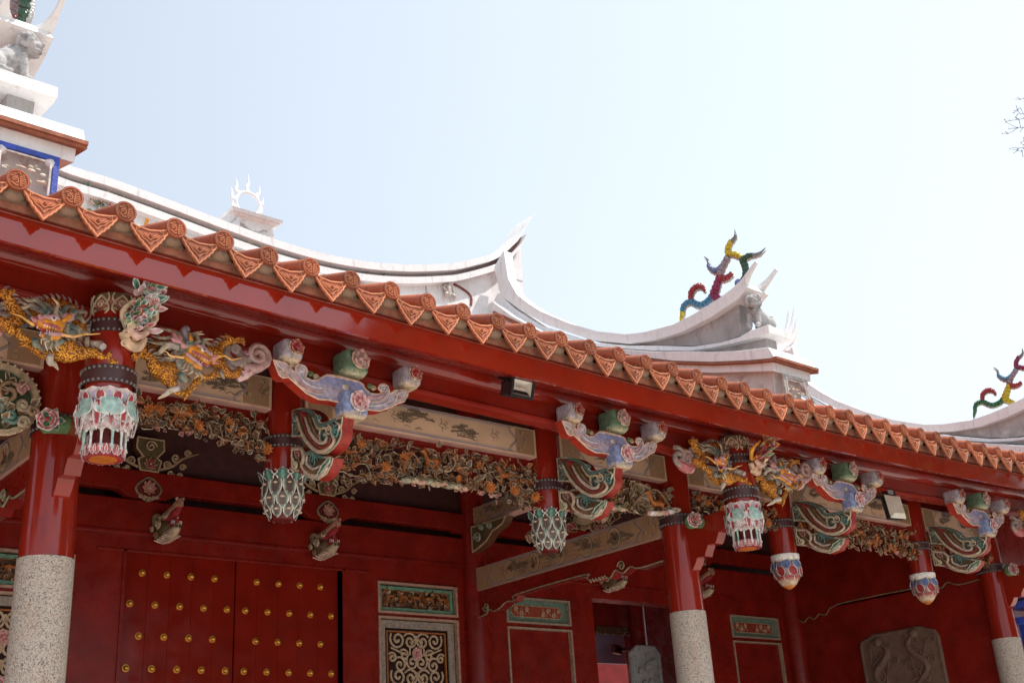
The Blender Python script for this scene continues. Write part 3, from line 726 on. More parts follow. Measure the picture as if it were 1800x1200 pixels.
        if ol is lo:
            k.petal(sp_(425, 1115, .01), (sp_(530, 965) - sp_(425, 1115)).normalized(), V((0, .3, 1)).normalized(), -XA, .30, .045, (WHITE, GREEN, TEAL), shape='leaf', thick=.01)
            k.petal(sp_(425, 1115, .01) + V((.05, -.01, 0)), (sp_(530, 965) - sp_(425, 1115)).normalized(), -XA, -YA, .26, .05, (WHITE, GREEN, GREEN), shape='leaf', thick=.01)
        else:
            for t in range(5):
                z_ = interp([(0, 4.93), (4, 5.12)], t); k.ball((0, interp([(0, .18), (4, -.07)], t), z_), (.062, .05, .045), lin('a8281a'), 9, 6)
        k.build('scroll_arm', 'paint', root)
    root.location = (BX, 8.80, 0)
    return root
br = make_bracket()
for x_ in (9.02, 13.45, 16.95, 1.0): copy_part(br, T, x_ - 5.5)

# ---- painted beams (front line), with ink paintings
PB0, PB1 = 5.49, 5.83
def stroke(b, pts, w, col, fr, lift=.003, k=3):
    pts = smooth([V((p[0], p[1], 0)) for p in pts], k) if k else [V((p[0], p[1], 0)) for p in pts]
    vs = []; n = len(pts)
    for i, p in enumerate(pts):
        t = pts[min(i + 1, n - 1)] - pts[max(i - 1, 0)]
        if t.length < 1e-9: t = V((1, 0, 0))
        t.normalize(); ww = w * (.35 + .65 * sin(pi * (i + .3) / (n - .4)) if n > 2 else 1) / 2
        vs += [fr(p.x - t.y * ww, p.y + t.x * ww, lift), fr(p.x + t.y * ww, p.y - t.x * ww, lift)]
    b.add(vs, [(2 * i, 2 * i + 1, 2 * i + 3, 2 * i + 2) for i in range(n - 1)], col)
def pine(b, x, z, s, fr, rr):
    for c_ in range(rr.randint(3, 5)):
        cx, cz = x + rr.uniform(-s, s) * 1.2, z + rr.uniform(-.5, .5) * s
        for k in range(26):
            q = rr.uniform(-.3, pi + .3); L = s * rr.uniform(.3, .7)
            stroke(b, [(cx + cos(q) * L * .2, cz), (cx + cos(q) * L * 1.2, cz + sin(q) * L * .7)], .0045, mixc(INK, TAN, rr.uniform(.1, .45)), fr, rr.uniform(.0025, .0045), 0)
def scene_paint(b, x0, x1, z0, z1, fr, rr):
    h = z1 - z0; x = x0 + h * .5
    while x < x1 - h * .5:
        px_, pz_ = x, z0 + h * rr.uniform(.2, .4)
        pts = [(px_, pz_)]
        for k in range(6): pts.append((pts[-1][0] + h * rr.uniform(.08, .25), min(z1 - .2 * h, max(z0 + .15 * h, pts[-1][1] + h * rr.uniform(-.13, .17)))))
        stroke(b, pts, .018, mixc(INK, BROWN, .5), fr); stroke(b, pts, .007, mixc(TAN, CREAM, .4), fr, .006)
        for p in pts[1:]: pine(b, p[0], p[1] + h * .12, h * rr.uniform(.25, .38), fr, rr)
        for k in range(4):
            a = x + rr.uniform(0, 1) * h; stroke(b, [(a, z0 + h * .18), (a + h * .12, z0 + h * rr.uniform(.12, .3)), (a + h * .3, z0 + h * .16)], .005, INK, fr)
        # a crane in fine outline between the trees
        cx, cz = x + h * 1.75, z0 + h * .5
        for ln in ([(0, 0), (.12, .12), (.2, .3), (.16, .34)], [(.16, .34), (.08, .36)], [(0, 0), (.15, -.08), (.35, -.1), (.5, -.2)], [(.1, .1), (.3, .08), (.5, -.04), (.62, -.06)], [(.25, .05), (.4, .2), (.5, .35)], [(.2, -.1), (.22, -.3)], [(.35, .02), (.5, .14), (.6, .3)]):
            stroke(b, [(cx + a * h * .8, cz + q * h * .8) for a, q in ln], .006, INK, fr)
        x += h * rr.uniform(2.2, 2.7)
def painted_beam(x0, x1, Y, z0, z1, seed, name='painted_beam', frf=None, th=.2, parent=None, detail=1, base='cfa88a'):
    rr = random.Random(seed); fr = frf or front(Y)
    b = MB(); L = x1 - x0; h = z1 - z0
    b.plate([(x0, z0), (x1, z0), (x1, z1), (x0, z1)], fr, -th, 0, lin(base), lin(base), (.80, .46, .38, 1), bev=.006)  # side colour brightened to suggest light bounced up from the ground
    e = min(.32, L * .22); LC = mixc(LAV, INK, .25)
    for sg, xx in ((1, x0), (-1, x1)):
        def q(a, z): return (xx + sg * a, z)
        cz = (z0 + z1) / 2
        vs = [q(.035, z0 + .02), q(e, z0 + .02), q(e, z1 - .02), q(.035, z1 - .02)]
        b.add([fr(a, z, .002) for a, z in vs], [(0, 1, 2, 3)], mixc(PEACH, OLIVE, .4))
        for k in range(5):
            a = .06 + (e - .1) * rr.random(); z = z0 + h * (.12 + .76 * (k + .5) / 5)
            for m_ in range(3):
                o = V(fr(a + xx * 0 + 0, 0, 0)) * 0
                cc = q(a + rr.uniform(-.02, .02), z)
                r_ = .022; n_ = 9
                stroke(b, [(cc[0] + r_ * (1 - i / n_) * cos(i * 1.1 + m_), cc[1] + r_ * (1 - i / n_) * sin(i * 1.1 + m_)) for i in range(n_)], .006, (DGREEN, OLIVE, CREAM)[m_], fr, .004 + .001 * m_, 2)
        br_ = [q(e + .02, z0 + .025), q(e + .08, z0 + .03), q(e + .06, z0 + h * .25), q(e - .0, z0 + h * .4), q(e - .03, cz), q(e - .0, z0 + h * .6), q(e + .06, z0 + h * .75), q(e + .08, z1 - .03), q(e + .02, z1 - .025)]
        stroke(b, br_, .010, LC, fr, .005); stroke(b, [(a + sg * .025, z) for a, z in br_], .006, DGREEN, fr, .005)
    for z in (z0 + .022, z1 - .022): stroke(b, [(x0 + e + .03, z), ((x0 + x1) / 2, z), (x1 - e - .03, z)], .012, LC, fr, .005, 0)
    for z in (z0 + .040, z1 - .040): stroke(b, [(x0 + e + .08, z), ((x0 + x1) / 2, z), (x1 - e - .08, z)], .005, LC, fr, .005, 0)
    if base == 'a98262':
        n_ = max(1, int(L / .75))
        for k in range(n_):
            cx = x0 + e + .22 + (L - 2 * e - .44) * (k + .5) / n_; cz = (z0 + z1) / 2; hh = h * .42
            for rr_, w_, c_ in ((1.0, .012, OLIVE), (.86, .006, CREAM)): stroke(b, [(cx + .13 * rr_ * cos(q * pi / 8), cz + hh * rr_ * sin(q * pi / 8)) for q in range(17)], w_, c_, fr, .006, 2)
            for q in range(7): stroke(b, [(cx + rr.uniform(-.07, .07), cz + rr.uniform(-.6, .6) * hh), (cx + rr.uniform(-.08, .08), cz + rr.uniform(-.6, .6) * hh)], .012, (ROSE, OLIVE, INK)[q % 3], fr, .006, 0)
            for sg in (-1, 1):
                for i_ in range(6):
                    xx = cx + sg * (.17 + i_ * .03)
                    for j_ in range(5):
                        zz = z0 + h * (.14 + .16 * j_); stroke(b, [(xx, zz), (xx + .014, zz + .02), (xx + .028, zz)], .006, (mixc(ROSE, PEACH, .4), mixc(DGREEN, TAN, .3))[(i_ + j_) % 2], fr, .005, 0)
    if detail: scene_paint(b, x0 + e + .1, x1 - e - .1, z0 + .03, z1 - .03, fr, rr)
    return b.build(name, 'panel', parent or T)
spans = [(C0 + .2, -2.7), (-2.3, .85), (1.25, C1 - .2), (C1 + .2, 5.31), (5.69, 8.81), (9.19, C2 - .2), (C2 + .2, 13.24), (13.62, 16.73), (17.11, C3 - .2)]
for i, (a, c) in enumerate(spans):
    painted_beam(a, c, 9.80, PB0, PB1, 30 + i)
    b = MB(); b.box(a, c, 9.93, 10.05, PB0 - .09, PB0 + .002); b.build('tie_beam', 'lacquer_dull', T)

# ---- openwork friezes under the painted beams
def leaf_spray(b, p, rr, s, cols):
    d = V((rr.uniform(-1, 1), rr.uniform(-.7, -.0), rr.uniform(-1, 1))).normalized()
    nrm = V((rr.uniform(-.5, .5), -1, rr.uniform(-.6, .3))).normalized(); nrm = (nrm - d * nrm.dot(d)).normalized(); w = nrm.cross(d)
    b.petal(p, d, w, nrm, s, s * .33, cols, curl=s * rr.uniform(-.3, .4), cup=rr.uniform(-.25, .3) * s * .4, shape='leaf', ns=5, nt_=5, thick=.004)
def beast(b, p, s, sg, col, rr, legs=True):
    """small running deer or bird carved in the foliage"""
    a = V((sg, 0, 0)); m = lambda x_, z_, y_=0: p + a * (x_ * s) + ZA * (z_ * s) - YA * (y_ * s)
    b.tube([m(-.5, .05), m(-.2, .12, .1), m(.2, .05, .12), m(.42, .2, .1)], [.09 * s, .15 * s, .14 * s, .08 * s], col, 8, k=2)
    b.tube([m(.36, .15, .1), m(.48, .45, .12), m(.6, .55, .12), m(.78, .5, .12)], [.12 * s, .09 * s, .11 * s, .04 * s], col, 7, k=2)
    for x_, t in () if not legs else ((-.4, -.25), (-.3, .1), (.25, .3), (.38, .0)): b.tube([m(x_, 0, .1), m(x_ + t * .5, -.25, .15), m(x_ + t, -.5, .1)], [.08 * s, .05 * s, .03 * s], col, 6)
    b.tube([m(-.5, .08), m(-.68, .25), m(-.6, .4)], [.06 * s, .05 * s, .02 * s], col, 5, k=2)
    b.tube([m(.58, .6, .12), m(.5, .8, .12)], [.03 * s, .012 * s], col, 5)
def frieze(x0, x1, zt, zb, seed, theme='flowers', Y=9.86, dens=1.0, frf=None):
    rr = random.Random(seed); b = MB(); A = 0; x = x0
    tot = int((x1 - x0) * 190 * dens)
    LG = (mixc(TAN, CREAM, .35), mixc(DGREEN, BROWN, .5), mixc(BROWN, INK, .4)); LB = (mixc(TAN, PEACH, .3), mixc(OLIVE, BROWN, .5), mixc(BROWN, INK, .2)); LO = (mixc(TAN, ORANGE, .5), mixc(ORANGE, BROWN, .6), BROWN)
    for i in range(tot):
        x = rr.uniform(x0 + .02, x1 - .02); t = (x - x0) / (x1 - x0); lo = zb(t); z = rr.uniform(lo + .03, zt - .02)
        p = V((x, Y - rr.uniform(-.08, .12), z))
        leaf_spray(b, p, rr, rr.uniform(.05, .105), rr.choice((LG, LG, LB, LB, LO, LO)))
    for i in range(int((x1 - x0) * 16 * dens)):
        x = rr.uniform(x0 + .03, x1 - .2); t = (x - x0) / (x1 - x0); lo = zb(t)
        z = rr.uniform(lo + .05, zt - .04); pts = [V((x, Y - rr.uniform(-.04, .08), z))]; q = rr.uniform(-1, 1)
        for k in range(5):
            q += rr.uniform(-.9, .9); n_ = pts[-1] + V((cos(q) * .06, rr.uniform(-.02, .02), sin(q) * .06))
            tt = min(1, max(0, (n_.x - x0) / (x1 - x0)))
            n_.z = min(zt - .02, max(zb(tt) + .02, n_.z)); n_.x = min(x1 - .01, max(x0 + .01, n_.x)); pts.append(n_)
        b.tube(pts, [.009, .007, .004], rr.choice((mixc(TAN, BROWN, .4), mixc(CREAM, OLIVE, .3), BROWN)), 5, k=2)
    nf = int((x1 - x0) * (5.5 if theme == 'flowers' else 3.6)); OC = (mixc(ORANGE, TAN, .3), ORANGE, mixc(ORANGE, BROWN, .3))
    for i in range(nf):
        t = (i + rr.uniform(.1, .9)) / nf; x = x0 + t * (x1 - x0); lo = zb(t)
        z = lo + (zt - lo) * rr.choice((.25, .5, .75)) + rr.uniform(-.03, .03)
        c = V((min(x1 - .06, max(x0 + .06, x)), Y - .10, z)); s = rr.uniform(.05, .075)
        nn = V((rr.uniform(-.3, .3), -1, rr.uniform(-.5, .1)))
        b.flower(c, nn, s, OC, 10, 3, ORANGE)
    if theme != 'flowers' or True:
        nb = max(1, int((x1 - x0) * (1.0 if theme == 'beasts' else .6)))
        for i in range(nb):
            t = (i + .5) / nb; lo = zb(t); z = lo + (zt - lo) * .55
            beast(b, V((x0 + t * (x1 - x0), Y - .07, z)), rr.uniform(.17, .24), rr.choice((-1, 1)), mixc(ORANGE, BROWN, .4), rr)
            for k in range(7): leaf_spray(b, V((x0 + t * (x1 - x0) + rr.uniform(-.16, .16), Y - .16, z + rr.uniform(-.12, .14))), rr, .07, rr.choice((LG, LB)))
    if theme == 'beasts':   # pale rock ledge along the bottom
        xm = (x0 + x1) / 2 + .05
        for k in range(9):
            t = k / 8; xx = xm - .38 + .76 * t; lo = zb((xx - x0) / (x1 - x0))
            b.ball((xx, Y - .06, lo + .02 + .012 * (k % 2)), (.08, .05, .034), (mixc(TEAL, TAN, .6), mixc(CREAM, TAN, .5), mixc(TAN, PINK, .4))[k % 3], 9, 5); b.tube([V((xx - .06, Y - .12, lo + .03)), V((xx, Y - .13, lo + .05)), V((xx + .06, Y - .12, lo + .02))], .008, OLIVE, 5)
    # blossoms and curled rim along the lower edge
    n = int((x1 - x0) * 16)
    for i in range(n):
        t = (i + .5) / n; x = x0 + t * (x1 - x0); p = V((x, Y - rr.uniform(.0, .08), zb(t) + .01))
        leaf_spray(b, p, rr, .07, rr.choice(((mixc(CREAM, PINK, .3), mixc(PINK, BROWN, .4), ROSE), LG, LB)))
    return b.build('carved_frieze', 'paint', T)
ZT = 5.40
def arch(l, m, r): return lambda t: (l + (m - l) * sin(min(1, t / .45) * pi / 2)) if t < .45 else (m if t < .6 else m + (r - m) * (1 - cos((t - .6) / .4 * pi / 2)))
frieze(C1 + .22, 5.30, ZT, lambda t: 5.03 + .09 * sin(pi * t) - .10 * t ** 3 * 1.0, 11, 'flowers')
frieze(5.70, 8.80, ZT, lambda t: 4.80 + .14 * sin(pi * t) + .04 * t, 12, 'beasts', dens=1.0)
frieze(9.20, C2 - .22, ZT, lambda t: 4.95 + .10 * t, 13, 'beasts', dens=.8)
frieze(C2 + .2, 13.22, ZT, lambda t: 5.0 + .05 * t, 14, 'flowers', dens=.8)
frieze(13.64, 16.72, ZT, lambda t: 4.95 + .05 * sin(pi * t) - .03 * t, 15, 'flowers', dens=.9)
frieze(17.12, C3 - .2, ZT, lambda t: 5.0, 16, 'flowers', dens=.8)

# big lotus leaf at the right end of bay one, pale wave under it
b = MB(); o = V((10.35, 9.76, 5.16))
for k in range(9):
    q = 2 * pi * k / 9; d = V((cos(q), -.1, sin(q) * .75)).normalized()
    b.petal(o, d, V((-d.z, 0, d.x)), -YA, .19 + .05 * (k % 2), .10, (mixc(TAN, OLIVE, .3), mixc(BROWN, OLIVE, .4), mixc(INK, OLIVE, .5)), curl=.06, cup=.02, shape='fan', ns=5, thick=.006)
for k in range(7):
    b.ball((10.45 + .10 * k, 9.78 - .01 * k, 5.02 - .012 * k + .004 * k * k), (.09, .06, .035), (CREAM, PINK, WHITE)[k % 3], 8, 5)
b.tube([V((10.2, 9.7, 5.0)), V((10.4, 9.66, 5.2)), V((10.7, 9.68, 5.3)), V((10.95, 9.72, 5.12))], .012, mixc(TAN, BROWN, .5), 6, k=4)
beast(b, V((10.66, 9.70, 5.10)), .26, -1, mixc(ORANGE, BROWN, .35), rnd, False)
for k in range(60): leaf_spray(b, V((rnd.uniform(10.1, 11.0), 9.74, rnd.uniform(5.0, 5.36))), rnd, .10, (mixc(TAN, CREAM, .3), mixc(BROWN, OLIVE, .4), BROWN))
b.build('lotus_leaf_carving', 'paint', T)
# carved round corner piece in bay zero, beside column one
b = MB(); o = P(2, 698, Y=9.74)
n = 20; ol = [(o.x + .34 * cos(q) * (1 if cos(q) > 0 else 1.1), o.z + .33 * sin(q)) for q in [2 * pi * i / n for i in range(n)]]
b.plate(ol, front(9.80), -.1, .03, mixc(OLIVE, DGREEN, .5), mixc(TAN, CREAM, .4), BROWN, bev=.01, rimw=.045, rec=.03)
for k in range(34):
    q = 2 * pi * k / 34; b.ball((o.x + .33 * cos(q), 9.755, o.z + .32 * sin(q)), .013, mixc(TAN, CREAM, .5), 6, 4)
for (a, q, r, tr, c) in ((.0, .05, .14, 1.6, TAN), (.15, .12, .07, 1.4, PINK), (.18, -.06, .08, -1.5, CREAM), (-.1, -.12, .1, 1.5, mixc(TEAL, CREAM, .3)), (.05, -.2, .09, -1.4, TEAL), (.2, -.25, .07, 1.4, CREAM), (.3, -.12, .06, 1.2, TAN)):
    b.spiral(o + V((a * .7 + .05, -.03, q * .8)), XA, ZA, r * .8, tr, mixc(c, BROWN, .35), .018, n=7)
for k in range(26): leaf_spray(b, o + V((rnd.uniform(-.2, .25), -.02, rnd.uniform(-.25, .2))), rnd, .10, (CREAM, mixc(TAN, BROWN, .5), BROWN))
b.build('round_corner_carving', 'paint', T)

# ---- wall plane: door beam, lintel, openings
w = MB()
zl = 5.67
def wall_box(x0, x1, z0, z1, y0=YW, y1=YW + .3): w.box(x0, x1, y0, y1, z0, z1)
WL, WR = 3.59, 5.04
win = [(WL, WR), (9.46, 10.91)]
# bay zero and one wall with holes for two windows and the door
def bay(xa, xb, cuts, top):
    xs = xa
    for (a, c, zlo, zhi) in cuts:
        wall_box(xs, a, 0, top); wall_box(a, c, zhi, top)
        if zlo > 0: wall_box(a, c, 0, zlo)
        xs = c
    wall_box(xs, xb, 0, top)
bay(C0, C2 - .02, [(C0 + .4, C0 + 1.8, 1.2, 4.93), (WL, WR, 1.2, 4.93), (5.68, 8.86, 0, 5.02), (9.46, 10.91, 1.2, 4.93)], zl)
bay(C2 - .02, C3 + .1, [(11.87, 13.24, 1.2, 4.86), (13.77, 16.62, 0, 4.92), (17.3, 18.72, 1.2, 4.86)], zl)
w.build('wall', 'lacquer_dull', T)
b = MB(); b.box(C0, C2 - .2, YW - .05, YW, 5.20, 5.66); b.box(C0, C2 - .2, YW - .075, YW - .05, 5.205, 5.25); b.box(5.3, 9.3, YW - .02, YW, 4.99, 5.03)
b.build('lintel', 'lacquer_dull', T, bevel=.008)
b = MB(); b.box(C2 + .2, C3 - .1, YW - .05, YW, 5.15, 5.66); b.box(C2 + .2, C3 - .1, YW - .07, YW - .05, 5.12, 5.16); b.build('lintel', 'lacquer_dull', T, bevel=.008)
# moon beams above the lintel with shaped underside and medallions
def moon_beam(x0, x1, meds, zb=5.765):
    b = MB(); top = [(x1, zb + .27), (x0, zb + .27)]; bot = [(x0, zb - .02), (x0 + .2, zb - .02), (x0 + .22, zb)]
    for m in meds:
        bot += [(m - .42, zb), (m - .36, zb - .02), (m - .28, zb - .07), (m - .18, zb - .09), (m + .18, zb - .09), (m + .28, zb - .07), (m + .36, zb - .02), (m + .42, zb)]
    bot += [(x1 - .25, zb), (x1 - .2, zb - .03), (x1, zb - .03)]
    b.plate(bot + top, front(YW - .1), -.12, .02, RED, bev=.01); o = b.build('moon_beam', 'lacquer_dull', T)
    for m in meds:
        c = MB()
        q_ = [2 * pi * i / 16 for i in range(16)]
        ol = [(m + .17 * cos(q) * (1 + .08 * cos(4 * q)), zb + .03 + .155 * sin(q) * (1 + .08 * cos(4 * q))) for q in q_]
        c.plate(ol, front(YW - .12), 0, .02, DRED, mixc(DGREEN, TAN, .4), TAN, bev=.005, rimw=.014, rec=.006)
        c.flower((m, YW - .145, zb + .05), (0, -1, 0), .10, (TAN, mixc(ROSE, TAN, .3), PINK), 8, 2, TAN)
        for k in range(5): c.spiral(V((m + (k - 2) * .055, YW - .145, zb - .10 + .012 * abs(k - 2))), XA, ZA, .028, 1.3, TAN, .008)
        c.build('medallion', 'paint', o); c = MB()
        zz = zb + .27
        ol = [(m - .13, zz), (m + .13, zz), (m + .17, zz + .16), (m + .11, zz + .2), (m + .2, zz + .30), (m + .19, zz + .46), (m - .19, zz + .46), (m - .2, zz + .30), (m - .11, zz + .2), (m - .17, zz + .16)]
        c.plate(ol, front(YW - .09), -.1, .03, mixc(OLIVE, BROWN, .5), TAN, BROWN, bev=.006, rimw=.014, rec=.008)
        c.flower((m, YW - .13, zz + .1), (0, -1, 0), .09, (TAN, ROSE, BROWN), 8, 2, TAN); c.spiral(V((m, YW - .13, zz + .34)), XA, ZA, .08, 1.6, TAN, .012)
        for sg in (1, -1):
            for (dx, dz, r, t) in ((.24, .10, .06, 1.4), (.36, .22, .07, -1.4), (.30, .0, .05, -1.3), (.46, .10, .05, 1.3), (.52, .30, .05, 1.3), (.42, -.02, .04, 1.2)):
                c.spiral(V((m + sg * dx, YW - .10, zz + dz + .02)), XA * sg, ZA, r, t, mixc(TAN, BROWN, .25), .014)
            c.tube([V((m + sg * .15, YW - .1, zz + .05)), V((m + sg * .32, YW - .1, zz + .12)), V((m + sg * .46, YW - .1, zz + .24)), V((m + sg * .68, YW - .1, zz + .34))], [.02, .018, .006], mixc(TAN, BROWN, .3), 6, k=3)
        c.build('beam_carving', 'paint', o)
moon_beam(C1 - .3, C2 - .18, (5.87, 8.55)); moon_beam(C2 + .2, C3 - .2, (13.9, 16.5)); moon_beam(C0, C1 - .3, (-1.4, .6))
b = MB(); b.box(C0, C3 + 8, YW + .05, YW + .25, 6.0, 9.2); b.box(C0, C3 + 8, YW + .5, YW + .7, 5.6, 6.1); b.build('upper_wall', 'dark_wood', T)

# door leaves with studs
def dome(b, x, y, z, r):
    b.ball((x, y, z), (r, r * .9, r), GOLD, 12, 8); b.lathe(x, y, [(r * 1.15, z, GOLD)], 4, False, False)
rows = [(1003, 1029, 4.77), (0, 0, 4.375), (0, 0, 3.98), (0, 0, 3.585), (0, 0, 3.19)]
for sg, (xa, xb) in ((0, (5.72, 7.235)), (1, (7.255, 8.82))):
    xe = xb + (.025 if sg else 0); nb_ = 5; wb_ = (xe - xa) / nb_; fp = [(xa, YW + .18)]
    for kb in range(nb_):
        jj = rnd.uniform(0, .0015); fp += [(xa + kb * wb_ + (.003 if kb else 0), YW + .10 + jj), (xa + (kb + 1) * wb_ - (.003 if kb < nb_ - 1 else 0), YW + .10 + jj)]
        if kb < nb_ - 1: fp.append((xa + (kb + 1) * wb_, YW + .106))
    fp.append((xe, YW + .18)); nf_ = len(fp)
    b = MB(); b.add([(a, q, 0) for a, q in fp] + [(a, q, 5.08) for a, q in fp], [(k, (k + 1) % nf_, nf_ + (k + 1) % nf_, nf_ + k) for k in range(nf_)], CREAM)
    leaf = b.build('door_leaf', 'door', T, sharp=10)
    st0 = None
    xs5 = [5.80 + i * .333 for i in range(5)] if not sg else [7.40 + i * .333 for i in range(5)]
    for r in range(9):
        z = 4.76 - .394 * r
        if z < .5: break
        xs = xs5 if r % 2 else [q + .14 for q in xs5[:4]] if not sg else [q + .14 + .02 for q in xs5[:4]]
        for q in xs:
            if st0 is None:
                s = MB(); s.tube([V((0, 0, 0)), V((0, -.016, 0))], .046, GOLD, 14); s.ball((0, -.016, 0), (.036, .045, .036), GOLD, 14, 9)
                st0 = s.build('door_stud', 'brass', leaf); o = st0
            else: o = st0.copy(); COL.objects.link(o)
            o.location = (q, YW + .104, z)
for a_ in (8.86, 5.64):
    b = MB(); b.box(a_, a_ + .04, YW - .02, YW + .3, 0, 5.02); b.build('door_jamb', 'lacquer_dull', T)
b = MB(); b.box(C0 + .1, 13.2, 16.2, 16.4, 0, 6.6); b.build('added_partition', 'dark_wood', T)  # unseen wall added to keep stray light out of the hall
# dragon-headed door pins
def pin(x, z=5.33):
    b = MB(); y = YW - .06
    pf = lambda a, q, c=0: V((x + c * 1.35, y - a * 1.35, z + .03 + (q - .28 * max(0, a)) * 1.35))
    b.tube([pf(-.02, -.02), pf(.08, -.02), pf(.16, .02), pf(.2, .06)], [.12, .14, .11, .05], mixc(BROWN, OLIVE, .4), 12, flat=1)
    b.tube([pf(.02, .07), pf(.16, .13), pf(.28, .22), pf(.36, .27), pf(.38, .23)], [.09, .085, .06, .05, .03], mixc(TAN, ROSE, .35), 10, k=2); b.tube([pf(.12, .07), pf(.26, .16), pf(.35, .21)], [.07, .055, .03], ROSE, 9, k=2)
    for c in (-.1, .1): b.spiral(pf(.10, .02, c * .95), YA, ZA, .07, 1.5, mixc(CREAM, TAN, .5), .017); b.spiral(pf(.0, .06, c * .95), YA, ZA, .06, -1.4, mixc(DGREEN, TAN, .4), .018); b.spiral(pf(.05, -.08, c * .9), YA, ZA, .05, 1.4, mixc(BROWN, TAN, .4), .015)      # upper snout
    b.tube([pf(.05, -.07), pf(.16, -.06), pf(.27, -.01), pf(.34, .04)], [.09, .08, .065, .04], mixc(CREAM, TAN, .5), 10, k=2)  # lower jaw
    b.tube([pf(.10, .01), pf(.22, .045), pf(.31, .09)], [.05, .045, .03], ROSE, 8)
    for k in range(5): b.tube([pf(.0 + k * .055, -.13 + k * .018, -.08), pf(.02 + k * .055, -.15 + k * .02, 0), pf(.0 + k * .055, -.13 + k * .018, .08)], .013, mixc(PINK, CREAM, .5), 5, k=2)
    for c in (-.06, .06):
        b.ball(pf(.17, .125, c * .9), .036, CREAM, 8, 6); b.ball(pf(.19, .13, c * 1.15), .018, INK, 6, 4)
        b.ball(pf(.35, .30, c * .5), .024, mixc(TAN, PINK, .5), 7, 5); b.ball(pf(.345, .035, c * .3), .018, INK, 7, 5)
        b.tube([pf(.10, .09, c * 1.2), pf(.03, .11, c * 1.5), pf(-.02, .07, c * 1.7)], [.035, .032, .012], mixc(TAN, OLIVE, .4), 7, k=3)
        b.spiral(pf(.02, -.03, c * 2), YA, ZA, .05, 1.4, TAN, .014)
        for k in range(3): b.tube([pf(.27 + k * .03, .085, c * .6), pf(.27 + k * .03, .05, c * .6)], [.009, .002], WHITE, 4)
    b.build('door_pin', 'paint', T)
for x_, z_ in ((6.12, 5.30), (8.45, 5.28), (14.1, 5.2), (16.3, 5.2), (-2, 5.3)): pin(x_, z_)

